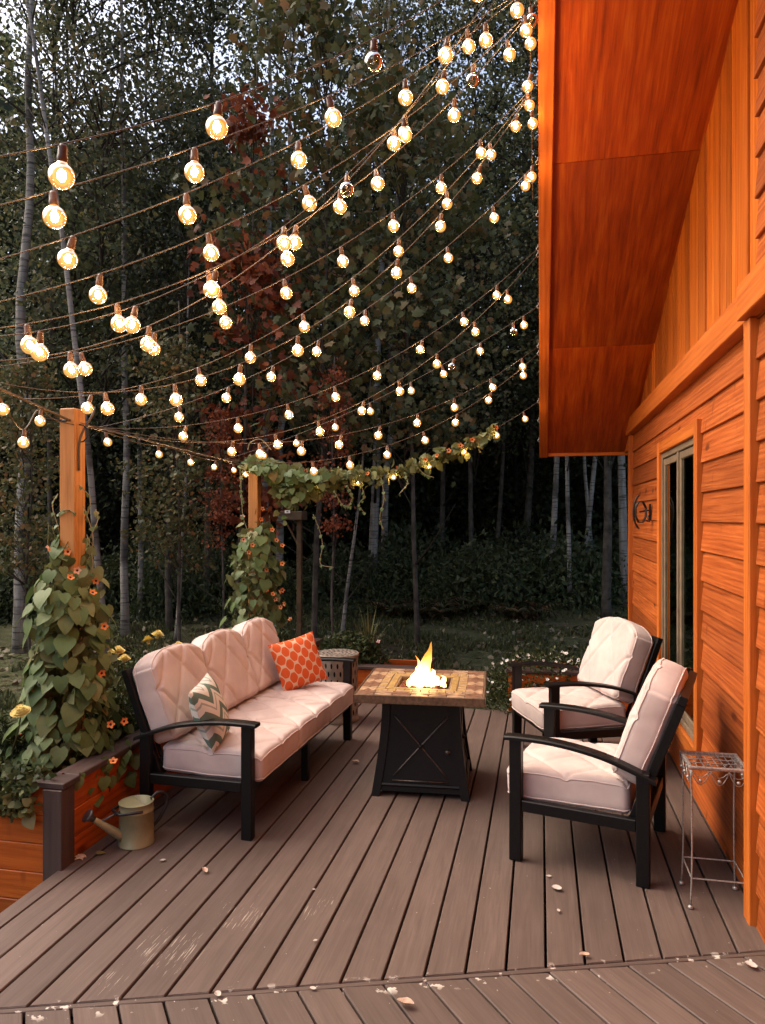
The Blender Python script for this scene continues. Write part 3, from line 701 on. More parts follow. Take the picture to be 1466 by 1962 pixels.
def seat_unit(name, label, cat, loc, rz, W, n, group=None, D=.60, bh=.0):
    t = thing(name, label, cat, (loc[0], loc[1], 0), rz, group); hx, hy = W/2, D/2
    yf, yb = -hy, hy
    xs = [-hx, hx]
    def leg(x, y, h_, s=(.05, .06)): b = MB(); b.cbox((0,0,h_/2), (s[0], s[1], h_), .004); b.build('leg', M['black'], t, (x, y, 0))
    for x in xs: leg(x, yf, .597); leg(x, yb, .52)
    if n > 1: leg(0, yf+.01, .262, (.045, .045)); leg(0, yb-.01, .262, (.045, .045))
    b = MB(); z = .275
    b.cbox((0, yf, z), (W-.05, .04, .055), .004); b.cbox((0, yb, z), (W-.05, .04, .055), .004)
    for x in xs: b.cbox((x, 0, z), (.04, D-.06, .055), .004)
    for x in np.linspace(-hx, hx, 2+3*n)[1:-1]: b.cbox((x, 0, z+.012), (.05, D-.04, .012), .002)
    b.build('seat_frame', M['black'], t)
    for x in xs:                                  # arched armrest
        pts = [(yf-.055, .607), (yf+.0, .611), (yf+.14, .612), (yf+.28, .600), (yf+.42, .575), (yf+.54, .537), (yf+.66, .492)]
        pp = catmull([(0, y, zz) for y, zz in pts], 3); v = []; f = []
        for p in pp:
            for dx, dz in ((-.036, -.006), (.036, -.006), (.036, .008), (.030, .014), (-.030, .014), (-.036, .008)): v.append((x+dx, p.y, p.z+dz-.008))
        N = len(pp)
        for i in range(N-1): f += [(i*6+k, i*6+(k+1) % 6, (i+1)*6+(k+1) % 6, (i+1)*6+k) for k in range(6)]
        f += [(5,4,3,2,1,0), tuple((N-1)*6+k for k in range(6))]
        b = MB(); b.add(v, f); b.build('armrest', M['black'], t)
    top = Vector((0, yb+.165-bh*.3, .86-bh)); bot = Vector((0, yb-.055, .27)); ax = (top-bot)
    def up(x, w_=.035): return [(x, bot.y, bot.z), (x, top.y, top.z)]
    b = MB(); fm = frame((1,0,0), ax)
    for x in (-hx+.045, hx-.045): b.cbox(((bot+top)/2+Vector((x,0,0))), (.032, ax.length, .045), .004, fm)
    b.cbox(top, (W-.05, .045, .04), .004, fm); b.cbox(bot+ax*.12, (W-.14, .04, .03), .004, fm)
    b.build('back_frame', M['black'], t)
    for k in range(4*n):
        x = -hx+.045+(W-.09)*(k+.5)/(4*n); b = MB(); b.cbox(((bot+top)/2+Vector((x,0,0))), (.03, ax.length*.94, .010), .002, fm); b.build('slat', M['black'], t)
    cw = (W-.06)/n
    for k in range(n):
        x = -hx+.03+cw*(k+.5); sd_ = random.uniform(0, 50)
        c = cushion(cw-.008, .60,   .160, .034, .009, QX, 0, .005, sd_)
        o = c.build('seat_cushion', M['cushion'], t, (x, yf+.235, .368), (R_(1.2), 0, 0), True); add_piping(c, o)
        c = cushion(cw-.012, .535-bh,   .160, .040, .012, QB, .075, .006, sd_+9)
        o = c.build('back_cushion', M['cushion'], t, smooth=True); add_piping(c, o)
        n_ = ax.normalized(); nrm = Vector((1,0,0)).cross(n_)      # points to the front (-y)
        if nrm.y > 0: nrm = -nrm
        # cushion local: x right, y up along back, z out of the back
        mt = Matrix((Vector((1,0,0)), n_, Vector((1,0,0)).cross(n_))).transposed()
        flip = 1 if (Vector((1,0,0)).cross(n_)).y < 0 else -1
        cpos = bot+n_*(.43-bh*.5)+nrm*.100+Vector((x, 0, 0))
        o.matrix_local = Matrix.Translation(cpos) @ mt.to_4x4()
    return t
sofa = seat_unit('outdoor_sofa', 'three-seat black metal sofa with blush cushions along the left planter', 'sofa', (-1.775, 4.577), R_(87.8), 1.80, 3, bh=.035)
seat_unit('armchair', 'nearer black armchair with blush cushions beside the wire stand', 'armchair', (.257, 3.985), R_(-104.5), .68, 1, 'blush cushioned armchairs')
seat_unit('armchair', 'farther black armchair with blush cushions turned towards the camera', 'armchair', (.235, 5.37), R_(-67.7), .68, 1, 'blush cushioned armchairs')

def pillow(name, label, mat, size, T, loc, zaxis, yaxis):
    n = 28; V = []; Fc = []
    for s in (1, -1):
        for j in range(n+1):
            for i in range(n+1):
                x, y = -1+2*i/n, -1+2*j/n
                k = 1-.055*(1-abs(y)**2.2) ; k2 = 1-.055*(1-abs(x)**2.2)
                hgt = T*((1-abs(x)**2.6)*(1-abs(y)**2.6))**.55
                p = Vector((x*size/2*k, y*size/2*k2, s*hgt*.5)); p += mnoise.noise_vector((p.x*9+size, p.y*9, s))*.006*(1 if hgt > .01 else .3)
                V.append(p)
    m_ = (n+1)**2
    for j in range(n):
        for i in range(n):
            a = j*(n+1)+i; Fc.append((a, a+1, a+n+2, a+n+1)); Fc.append((m_+a, m_+a+n+1, m_+a+n+2, m_+a+1))
    m = MB(); m.add(V, Fc); o = m.build(name, M[mat], smooth=True)
    z = Vector(zaxis).normalized(); y = Vector(yaxis); x = y.cross(z).normalized(); y = z.cross(x)
    o.matrix_world = Matrix.Translation(loc) @ Matrix((x, y, z)).transposed().to_4x4()
    return tag(o, label, 'pillow', 'throw pillows on the sofa')
pillow('throw_pillow', 'orange trellis patterned throw pillow at the far end of the sofa', 'trellis', .37, .13, (-1.735, 5.17, .635), (.62, -.72, .34), (-.30, .02, 1))
pillow('throw_pillow', 'green and white chevron throw pillow leaning at the near end of the sofa', 'chevron', .36, .14, (-1.80, 3.83, .615), (.95, .12, .36), (-.36, -.16, 1))

# fire table --------------------------------------------------------
def fire_table():
    t = thing('fire_pit_table', 'square fire pit table with tiled top and dark metal body, burning', 'fire table', (-.73, 4.70, 0), R_(3.5))
    H = .64; hw = .38
    b = MB()                                   # flared body: four panels with frames
    def ring(z): 
        k = z/.6; return .298-.060*math.sin(min(1, k)*math.pi/2)
    zs = np.linspace(.03, .585, 9); v = []
    for z in zs:
        r = ring(z)-.018; v += [(-r,-r,z),(r,-r,z),(r,r,z),(-r,r,z)]
    f = [(i*4+k, i*4+(k+1) % 4, (i+1)*4+(k+1) % 4, (i+1)*4+k) for i in range(8) for k in range(4)]+[(3,2,1,0)]
    b.add(v, f); b.build('body', M['fire_body'], t)
    for sx in (-1, 1):
        for sy in (-1, 1):
            b = MB(); v = []
            zz = np.linspace(0, .60, 10)
            for z in zz:
                r = ring(z); a = .05
                v += [(sx*r, sy*r, z), (sx*(r-a), sy*r, z), (sx*(r-a), sy*(r-.02), z), (sx*(r-.02), sy*(r-a), z), (sx*r, sy*(r-a), z)]
            f = [(i*5+k, i*5+(k+1) % 5, (i+1)*5+(k+1) % 5, (i+1)*5+k) for i in range(9) for k in range(5)]+[(0,1,2,3,4), tuple(45+k for k in (4,3,2,1,0))]
            b.add(v, f); b.build('corner_leg', M['fire_body'], t)
    for k in range(4):
        a = k*math.pi/2; rot = Matrix.Rotation(a, 3, 'Z')
        def P(x, z, o=.004): r = ring(z)-.018+o; return rot @ Vector((x, -r, z))
        b = MB(); b.tube([P(x, .07) for x in (-.235, 0, .235)], .012, 6); b.tube([P(x, .56) for x in (-.19, 0, .19)], .012, 6); b.build('panel_rail', M['fire_body'], t)
        b = MB()
        b.tube([P(-.165+.33*s, .48-.36*s, .006) for s in np.linspace(0, 1, 9)], .006, 6); b.tube([P(.165-.33*s, .48-.36*s, .006) for s in np.linspace(0, 1, 9)], .006, 6)
        b.tube([P(-.17, .095, .006), P(.17, .095, .006)], .0055, 6)
        br = b.build('cross_brace', M['brace'], t, smooth=True)
        c = icosphere(.016, 2); c.build('boss', M['fire_body'], br, P(0, .30, .008))
        if k == 0:
            kb = MB(); kb.lathe([(.0005, .030), (.013, .028), (.017, .018), (.012, .006), (.007, 0)], 16, (0,0,0), Matrix.Rotation(R_(90), 3, 'X')); kb.build('door_knob', M['brace'], t, P(.165, .275, .004), smooth=True)
    # table top: bronze edge, grout bed, tiles in rings round the burner opening
    b = MB(); e = hw; op = .165
    for (x0, x1, y0, y1) in ((-e, e, -e, -op), (-e, e, op, e), (-e, -op, -op, op), (op, e, -op, op)):
        b.box(((x0+x1)/2, (y0+y1)/2, H-.022), (x1-x0, y1-y0, .034))
    top = b.build('table_top', M['grout'], t)
    for k in range(4):
        m_ = Matrix.Rotation(k*math.pi/2, 3, 'Z'); b = MB(); b.cbox((0,0,0), (2*e+.024, .012, .052), .003)
        o = b.build('edge_band', M['tabledge'], top, m_ @ Vector((0, -e-.006, H-.026)), (0, 0, k*math.pi/2))
    tiles = {}
    def tile(x, y, w_, d_, mat, h_=.007, r=0):
        key = (round(w_, 3), round(d_, 3), mat)
        if key not in tiles: q = MB(); q.cbox((0,0,0), (w_, d_, h_), .0015); tiles[key] = q.mesh('tile', M[mat])
        obj('tile', tiles[key], top, (x, y, H-.004+random.uniform(-.0008, .0008)), (random.uniform(-.01, .01), random.uniform(-.01, .01), r))
    for k in range(4):
        m_ = Matrix.Rotation(k*math.pi/2, 3, 'Z'); a = k*math.pi/2
        n = 7; wd = 2*e/n*1.0
        for i in range(n-1):                       # outer ring of tan tiles with diamonds between
            p = m_ @ Vector((-e+wd*(i+.5)+.002, -e+.055, 0)); tile(p.x, p.y, wd-.006, .10, 'tile_tan' if i % 2 else 'tile_brown', r=a)
        for i in range(10):
            p = m_ @ Vector((-.255+.051*(i+.5), -.248, 0)); tile(p.x, p.y, .046, .050, 'tile_gold' if i % 2 else 'tile_tan', r=a)
        p = m_ @ Vector((-.02, -.196, 0)); tile(p.x, p.y, .40, .038, 'tile_gold', r=a)
        for i in range(6):                         # raised brown diamonds on the outer ring
            p = m_ @ Vector((-e+wd*(i+1.0)-.004, -e+.055, .0035)); q = MB(); q.add([(-.045,0,0),(0,-.022,0),(.045,0,0),(0,.022,0),(0,0,.003)], [(0,1,4),(1,2,4),(2,3,4),(3,0,4)])
            if 'dia' not in tiles: tiles['dia'] = q.mesh('tile', M['tile_brown'])
            obj('tile', tiles['dia'], top, (p.x, p.y, H+.0006), (0, 0, a))
    # burner pan, rocks, flame
    b = MB(); b.box((0,0,H-.075), (.33, .33, .004)); 
    for k in range(4):
        m_ = Matrix.Rotation(k*math.pi/2, 3, 'Z'); b.box(m_ @ Vector((0, -.163, H-.042)), (.33, .004, .064), m_)
    b.build('burner_pan', M['tabledge'], t)
    rk = []
    for s in range(5):
        q = icosphere(.022, 2); q.v = [tuple(Vector(p)*(1+.35*mnoise.noise(Vector(p)*60+Vector((s*7,0,0))))) for p in q.v]; rk.append(q.mesh('lava_rock', M['rock']))
    for i in range(95):
        x, y = random.uniform(-.145, .145), random.uniform(-.145, .145)
        obj('lava_rock', random.choice(rk), t, (x, y, H-.058+random.uniform(0, .036)), (random.uniform(0, 6), random.uniform(0, 6), 0), [random.uniform(.6, 1.1)]*3)
    fl = MB()
    def tongue(x, y, h_, r, lean, sd_):
        n = 16; v = []; prof = np.linspace(0, 1, 18)
        for s in prof:
            rad = r*(math.sin(math.pi*min(1, s*1.25+.16))**.8 if s*1.25+.16 < 1 else 0.001)
            rad = r*((1-s)**.75)*(.55+1.2*s*(1-s)*1.4)+.0008
            cx = x+lean[0]*s*s+.035*s*mnoise.noise((s*3.2, sd_, 0)); cyy = y+lean[1]*s*s+.035*s*mnoise.noise((s*3.2, sd_, 9))
            for k in range(n):
                g = 2*math.pi*k/n; q = rad*(1+.45*mnoise.noise((math.cos(g)*1.4+sd_, math.sin(g)*1.4, s*4))); v.append((cx+q*math.cos(g), cyy+q*math.sin(g), s*h_))
        fl.add(v, [(i*n+k, i*n+(k+1) % n, (i+1)*n+(k+1) % n, (i+1)*n+k) for i in range(17) for k in range(n)])
    for a in ((0,0,.29,.056,(.05,.0),1.3), (-.045,.02,.15,.058,(.02,.0),5.1), (.05,-.01,.11,.055,(.0,.02),7.7), (-.02,-.05,.10,.06,(.0,-.01),2.2), (-.01,.05,.12,.05,(.02,0),3.9), (.12,.01,.075,.030,(-.01,.0),8.3), (-.085,-.02,.08,.042,(.03,0),4.4), (-.015,.0,.20,.022,(-.025,0),6.6), (.075,.05,.06,.03,(.0,.0),9.3)): tongue(*a)
    fl.build('flame', M['flame'], t, (.0, 0, H-.03), smooth=True)
fire_table()

# drum side table ----------------------------------------------------
def drum_table():
    t = thing('drum_table', 'round pierced metal drum table behind the far arm of the sofa', 'side table', (-1.67, 5.99, 0)); Rr, H = .175, .56
    b = MB(); nr, nc = 7, 22
    for r in range(nr):
        for c in range(nc):
            z0, z1 = .05+(H-.10)*r/nr, .05+(H-.10)*(r+1)/nr; off = .5*(r % 2); a0, a1 = 2*math.pi*(c+off)/nc, 2*math.pi*(c+1+off)/nc
            am, zm = (a0+a1)/2, (z0+z1)/2; da, dz = (a1-a0)*.17, (z1-z0)*.30
            Q = lambda a, z, q=Rr: (q*math.cos(a), q*math.sin(a), z)
            out = [Q(a0,z0), Q(am,z0), Q(a1,z0), Q(a1,zm), Q(a1,z1), Q(am,z1), Q(a0,z1), Q(a0,zm)]
            inn = [Q(am-da*.5,zm-dz), Q(am+.05*da,zm-dz*1.15), Q(am+da*.8,zm-dz*.8), Q(am+da,zm), Q(am+da*.5,zm+dz), Q(am-.05*da,zm+dz*1.15), Q(am-da*.8,zm+dz*.8), Q(am-da,zm)]
            b.add(out+inn, [(k, (k+1) % 8, 8+(k+1) % 8, 8+k) for k in range(8)])
    b.lathe([(Rr, .0), (Rr+.006, .004), (Rr+.006, .02), (Rr, .05)], 44); b.lathe([(Rr, H-.05), (Rr+.002, H-.03), (Rr+.008, H-.024), (Rr+.008, H-.004), (Rr, H)], 44)
    b.build('drum_shell', M['drum'], t)
    b = MB(); rings = [(.0, .03, 6), (.03, .065, 8), (.065, .10, 13), (.10, .135, 18), (.135, Rr, 22)]
    for i, (r0, r1, n) in enumerate(rings):
        for c in range(n):
            a0, a1 = 2*math.pi*(c+.5*(i % 2))/n, 2*math.pi*(c+1+.5*(i % 2))/n; am, rm = (a0+a1)/2, (r0+r1)/2; da, dr = (a1-a0)*.30, (r1-r0)*.30
            Q = lambda a, r: (r*math.cos(a), r*math.sin(a), H+.001)
            if i == 0: b.add([Q(a0, r0+.0001), Q(a0, r1), Q(a1, r1)], [(0,1,2)]); continue
            out = [Q(a0,r0), Q(a0,rm), Q(a0,r1), Q(am,r1), Q(a1,r1), Q(a1,rm), Q(a1,r0), Q(am,r0)]
            inn = [Q(am-da,rm-dr*.3), Q(am-da*1.1,rm), Q(am-da,rm+dr*.6), Q(am,rm+dr), Q(am+da,rm+dr*.6), Q(am+da*1.1,rm), Q(am+da,rm-dr*.3), Q(am,rm-dr)]
            b.add(out+inn, [(k, (k+1) % 8, 8+(k+1) % 8, 8+k) for k in range(8)])
    b.build('table_top', M['drum'], t)
    b = MB(); b.lathe([(Rr-.012, .01), (Rr-.012, H-.02)], 30); b.lathe([(.001, H-.02), (Rr-.012, H-.02)], 30); b.build('lining', M['drumin'], t)
drum_table()

# watering can --------------------------------------------------------
def watering_can():
    t = thing('watering_can', 'cream metal watering can standing by the corner of the long planter', 'watering can', (-2.06, 3.50, 0), R_(0)); Rr, H = .088, .215
    b = MB(); b.lathe([(.001, .004), (Rr*.99, .004), (Rr+.002, 0), (Rr+.003, .006), (Rr, .010), (Rr-.002, H*.80), (Rr+.002, H*.81), (Rr-.002, H*.83), (Rr-.003, H), (Rr+.001, H+.003), (Rr-.005, H+.004), (Rr-.007, H*.7), (.001, H*.68)], 40); b.build('body', M['can'], t, smooth=True)
    d = Vector((-.62, -.78, 0)); up = Vector((0,0,1))
    b = MB(); n = 13; v = []                       # half lid
    s_ = Vector((-d.y, d.x, 0))
    pts = [(Rr-.005)*(d*math.cos(a)+s_*math.sin(a)) for a in np.linspace(-math.pi/2-.15, math.pi/2+.15, n)]
    b.add([tuple(p+up*(H-.002)) for p in pts]+[tuple(p+up*(H+.002)) for p in pts], [tuple(range(n, 2*n))]+[tuple(range(n-1, -1, -1))]+[(i, (i+1) % n, n+(i+1) % n, n+i) for i in range(n)]); b.build('lid', M['can'], t)
    a, e = d*Rr*.8+up*.05, d*.225+up*.185; b = MB(); b.tube([a.lerp(e, s) for s in np.linspace(0, 1, 8)], [.026-.013*s for s in np.linspace(0, 1, 8)], 14); b.build('spout', M['can'], t, smooth=True)
    b = MB(); dr = (e-a).normalized(); b.tube([e-dr*.01, e+dr*.012, e+dr*.03, e+dr*.036, e+dr*.04], [.014, .020, .034, .034, .026], 18); b.build('rose', M['cangrey'], t, smooth=True)
    b = MB(); b.tube([d*Rr*.95+up*H*.86, a.lerp(e, .72)+up*.012], .006, 8); b.build('brace', M['cangrey'], t, smooth=True)
    rgt = -d; b = MB(); b.tube(catmull([rgt*(Rr-.01)+up*(H*.98), rgt*(Rr+.03)+up*(H*1.10), rgt*(Rr+.075)+up*(H*1.0), rgt*(Rr+.075)+up*(H*.75), rgt*(Rr+.03)+up*(H*.42), rgt*(Rr-.004)+up*(H*.30)], 5), .009, 8); b.build('rear_handle', M['candark'], t, smooth=True)
    b = MB(); b.tube(catmull([s_*(Rr+.004)+up*(H*.88), d*(Rr+.014)+s_*.05+up*(H*.87), d*(Rr+.02)+up*(H*.87), d*(Rr+.014)-s_*.05+up*(H*.87), -s_*(Rr+.004)+up*(H*.88)], 6), .0075, 8); b.build('carry_handle', M['candark'], t, smooth=True)
watering_can()

# wire plant stand ----------------------------------------------------
def wire_stand():
    t = thing('wire_plant_stand', 'tall rusty wire plant stand with beaded swags beside the cabin wall', 'plant stand', (.752, 3.525, 0), R_(0)); hx, hy, H = .115, .108, .612
    b = MB()
    for s in (-1, 1):
        b.cbox((0, s*hy, H), (2*hx+.02, .016, .014), .003); b.cbox((s*hx, 0, H), (.016, 2*hy-.016, .014), .003)
    b.build('top_frame', M['wire'], t)
    for x in np.linspace(-hx, hx, 9)[1:-1]: q = MB(); q.tube([(x, -hy, H+.003), (x, hy, H+.003)], .0017, 5); q.build('grid_wire', M['wire'], t)
    for y in np.linspace(-hy, hy, 5)[1:-1]: q = MB(); q.tube([(-hx, y, H+.0065), (hx, y, H+.0065)], .0022, 5); q.build('grid_wire', M['wire'], t)
    for sx in (-1, 1):
        for sy in (-1, 1):
            q = MB(); q.tube(catmull([(sx*hx, sy*hy, H), (sx*(hx-.006), sy*(hy-.006), H*.7), (sx*(hx-.006), sy*(hy-.006), H*.3), (sx*hx, sy*hy, .012)], 4), .0042, 7); lg = q.build('leg', M['wire'], t, smooth=True)
            q = MB(); q.lathe([(.0005, .016), (.010, .014), (.013, .006), (.011, 0), (.0005, 0)], 12, (sx*hx, sy*hy, 0)); q.build('foot', M['wire'], lg, smooth=True)
    q = MB(); z = .13
    for s in (-1, 1): q.tube([(-hx+.004, s*(hy-.004), z), (hx-.004, s*(hy-.004), z)], .0036, 6); q.tube([(s*(hx-.004), -hy+.004, z+.001), (s*(hx-.004), hy-.004, z+.001)], .0036, 6)
    q.build('lower_rail', M['wire'], t)
    for k in range(4):
        m_ = Matrix.Rotation(k*math.pi/2, 3, 'Z'); Lh, off = (hx, hy) if k % 2 == 0 else (hy, hx)
        for j in range(3):
            x0, x1 = -Lh+2*Lh*j/3, -Lh+2*Lh*(j+1)/3
            q = MB(); q.tube([m_ @ Vector((x0+(x1-x0)*s, -off-.004, H-.008-.06*math.sin(math.pi*s)**.8)) for s in np.linspace(0, 1, 11)], .0022, 5)
            q.tube([m_ @ Vector((x0+(x1-x0)*s, -off-.007, H-.008-.028*math.sin(math.pi*s))) for s in np.linspace(0, 1, 7)], .0016, 5)
            sw = q.build('swag', M['wire'], t, smooth=True); p = m_ @ Vector(((x0+x1)/2, -off-.005, H-.052)); bd = icosphere(.0085, 2); bd.build('bead', M['wire'], sw, p, smooth=True)
wire_stand()

# wrought iron bracket on the wall ------------------------------------
def wall_iron():
    t = thing('iron_wall_lantern', 'black wrought iron candle holder mounted on the siding left of the window', 'wall ornament', (.905, 6.55, 1.74)); t.scale = (.82, .82, .82)
    b = MB(); b.tube([(-.075-.095*math.cos(a), .0, .19*math.sin(a)) for a in np.linspace(-1.15, 1.15, 16)], .010, 7); b.build('arc', M['iron'], t, smooth=True)
    hx_ = [(-.098+.055*math.cos(k*math.pi/4+.39), -.03, .115*math.sin(k*math.pi/4+.39)) for k in range(9)]
    for dy in (0, .06): b = MB(); b.tube([(x, y+dy, z) for x, y, z in hx_], .0085, 6); b.build('ring', M['iron'], t, smooth=True)
    b = MB(); b.cbox((-.008, 0, .0), (.016, .06, .17), .003); b.tube([(-.01, 0, .02), (-.11, 0, .0)], .009, 6); b.tube(catmull([(-.01, -.03, -.02), (-.035, -.05, -.06), (-.02, -.06, -.10), (-.05, -.06, -.09)]), .005, 5); b.build('mount', M['iron'], t)
wall_iron()

# ------------------------------------------------------------------ vines
HEARTS = [heart_leaf(.16, .08), heart_leaf(.26, .05, .08), heart_leaf(.05, .13, -.06)]
HM = []
for hv in HEARTS:
    me = bpy.data.meshes.new('leaf'); me.from_pydata([tuple(p) for p in hv[0]], [], [tuple(int(i) for i in f) for f in hv[1]]); me.materials.append(M['vine']); me.shade_smooth(); HM.append(me)
def put_leaf(parent, p, outward, size, droop=.9, jit=.24, me=None):
    o_ = Vector(outward).normalized(); j = Vector((random.gauss(0, jit), random.gauss(0, jit), random.gauss(0, jit*.6)))
    tip = (Vector((0, 0, -1))*droop+o_*.55+j).normalized(); nr = (o_*1.0+Vector((0,0,.55))+Vector((random.gauss(0, jit), random.gauss(0, jit), random.gauss(0, jit)))*.6)
    nr = (nr-tip*nr.dot(tip)).normalized(); sd_ = tip.cross(nr)
    o = bpy.data.objects.new('leaf', me or random.choice(HM)); link(o, parent)
    o.matrix_local = Matrix.Translation(p) @ Matrix((sd_, tip, nr)).transposed().to_4x4() @ Matrix.Scale(size, 4); return o
def flower_mesh():
    v = [(0,0,-.10)]; n = 20
    for k in range(n):
        a = 2*math.pi*k/n; r = .5*(.82+.18*math.cos(5*a)); v.append((.16*math.cos(a), .16*math.sin(a), .0)); v.append((r*math.cos(a), r*math.sin(a), .07+.05*math.cos(5*a)))
    f = []
    for k in range(n):
        a, b_ = 1+2*k, 1+2*((k+1) % n); f += [(0, a, b_), (a, a+1, b_+1, b_)]
    m = MB(); m.add(v, f); e = MB(); e.lathe([(.0005, .012), (.13, .008), (.15, -.02)], 10)
    return m.mesh('flower', M['petal'], True), m.mesh('flower', M['petal_pale'], True), e.mesh('eye', M['eye'])
FM = flower_mesh()
def put_flower(parent, p, outward, size, pale=False):
    z = (Vector(outward).normalized()+Vector((random.gauss(0,.45), random.gauss(0,.45), random.gauss(0,.45)))).normalized()
    x = z.orthogonal().normalized(); y = z.cross(x)
    o = bpy.data.objects.new('flower', FM[1 if pale else 0]); link(o, parent); o.matrix_local = Matrix.Translation(p) @ Matrix((x, y, z)).transposed().to_4x4() @ Matrix.Scale(size, 4)
    e = obj('eye', FM[2], o)
def vine_column(t, base, prof, count, inner, size, view):
    # prof: list of (z, radius, dx, dy); leaves face outwards, more on the side turned to the deck
    zs = [p[0] for p in prof]
    def pr(z): return [np.interp(z, zs, [p[i] for p in prof]) for i in (1, 2, 3)]
    wts = np.array([max(.02, pr(z)[0]) for z in np.linspace(zs[0], zs[-1], 60)]); zz = np.linspace(zs[0], zs[-1], 60)
    def sample(k):
        z = float(np.interp(RNG.random(), np.cumsum(wts)/wts.sum(), zz)); r, dx, dy = pr(z)
        a = view+(RNG.normal()*1.05); rr = r*(1+.16*mnoise.noise((math.cos(a)*1.3, math.sin(a)*1.3, z*3)))*k
        return Vector((dx+rr*math.cos(a), dy+rr*math.sin(a), z)), Vector((math.cos(a), math.sin(a), 0))
    for i in range(count):
        p, o = sample(random.uniform(.88, 1.08)); put_leaf(t, p, o, size*random.choice((.4, .55, .75, .95, 1.1, 1.3))*random.uniform(.85, 1.15))
    P = []; 
    for i in range(inner):
        p, o = sample(random.uniform(.35, .9)); a = random.uniform(0, 6.28); r = math.hypot(p.x, p.y)
        P.append(p if i % 2 else Vector((r*math.cos(a), r*math.sin(a), p.z)))
    P = np.array([tuple(p) for p in P]); me = cloud_mesh('foliage', HEARTS[0], P, leaf_frames(len(P), 1.4), RNG.uniform(.5, 1.1, len(P))*size, M['vine_in'])
    o = obj('foliage', me, t); o['kind'] = 'stuff'
    for i in range(7):                      # twining stems
        a0 = random.uniform(0, 6.28); q = MB(); q.tube([(pr(z)[1]+.075*math.cos(a0+z*5), pr(z)[2]+.075*math.sin(a0+z*5), z) for z in np.linspace(zs[0]-.1, zs[-1]*random.uniform(.9, 1.12), 30)], .003, 5); q.build('stem', M['stem'], t, smooth=True)
    return sample
def tendril(t, pts, leaf=.03, n=6, r=.0025):
    P = catmull(pts, 6); q = MB(); q.tube(P, r, 5); q.build('tendril', M['tendril'], t, smooth=True)
    for i in range(n):
        p = P[int((i+.5)*len(P)/n)]; put_leaf(t, p, (random.gauss(0,1), -1, 0), leaf*random.uniform(.7, 1.2))
va = math.atan2(-.85, .45)                  # bearing of the camera from the posts
v1 = thing('flowering_vine', 'heart-leaved vine with orange flowers climbing the near left post', 'vine', (-2.60, 3.74, .38))
smp = vine_column(v1, None, [(-.03, .25, .02, -.08), (.12, .26, .02, -.08), (.35, .21, .02, -.06), (.55, .20, .01, -.05), (.75, .20, 0, -.04), (.90, .16, -.02, -.03), (1.02, .11, -.05, -.03), (1.14, .05, -.06, -.03), (1.22, .03, -.06, 0)], 254, 640, .084, va)
for i, (u, v, d) in enumerate(((130,1057,4.0),(148,1093,4.0),(135,1106,4.0),(184,1113,4.05),(178,1135,4.05),(200,1200,4.0),(195,1290,3.92),(212,1388,3.9),(238,1382,3.95),(217,1458,3.85),(120,1486,3.7),(94,1050,4.1))):
    p = at(u, v, d)-Vector(v1.location); put_flower(v1, p, (.5, -.85, .15), .047, i in (1, 10, 11))
for (a, b_, c) in (((.07,.02,1.30),(.10,.02,1.42),(.06,-.03,1.50)), ((.07,.03,1.05),(.11,.03,1.20),(.07,.0,1.38)), ((-.06,-.04,1.25),(-.10,-.04,1.38),(-.08,-.02,1.45)), ((.08,0,.9),(.13,0,1.05),(.09,0,1.22)), ((.09,.03,1.2),(.12,.06,1.30),(.10,.07,1.36)), ((-.06,-.056,1.33),(.0,-.056,1.36),(.055,-.056,1.34))):
    tendril(v1, (a, b_, c), .03, 4, .003)
tendril(v1, ((.05,-.28,.02),(.09,-.34,-.10),(.12,-.36,-.24)), .06, 8); tendril(v1, ((.12,-.22,.02),(.22,-.22,-.12),(.24,-.22,-.22)), .06, 6); tendril(v1, ((-.12,-.50,.02),(-.12,-.64,-.06),(-.12,-.66,-.18)), .03, 8)
for i in range(46):                     # leaves spilling over the planter corner
    p = Vector((random.uniform(-.30, .36), 0, 0)); 
    if i % 2: p = Vector((random.uniform(-.25, .30), -.58+random.uniform(-.02, .05), random.uniform(-.14, .05)))
    else: p = Vector((.34+random.uniform(-.03, .02), random.uniform(-.5, .15), random.uniform(-.16, .06)))
    put_leaf(v1, p, (.4, -.9, .1), random.uniform(.04, .085), .9, .4)
v2 = thing('flowering_vine', 'flowering vine wrapping the far post and spilling along the wire as a garland', 'vine', (-2.85, 7.10, .34))
smp = vine_column(v2, None, [(-.02, .30, .04, -.05), (.25, .28, .04, -.05), (.6, .26, .04, -.05), (.9, .25, .05, -.05), (1.12, .19, .06, -.04), (1.30, .07, .08, 0)], 160, 560, .090, va)
for i, (u, v) in enumerate(((522,1015),(484,1044),(530,1035),(467,1034),(477,1058),(541,1080),(474,1092),(511,1092),(511,1130),(523,1138),(536,1135),(541,1131),(528,1148),(538,1163),(545,1157),(503,975),(500,995),(465,990),(556,1186),(541,1045))):
    p = at(u, v, 7.22)-Vector(v2.location); put_flower(v2, p, (.4, -.9, .1), .054, i in (6, 3, 12, 17))
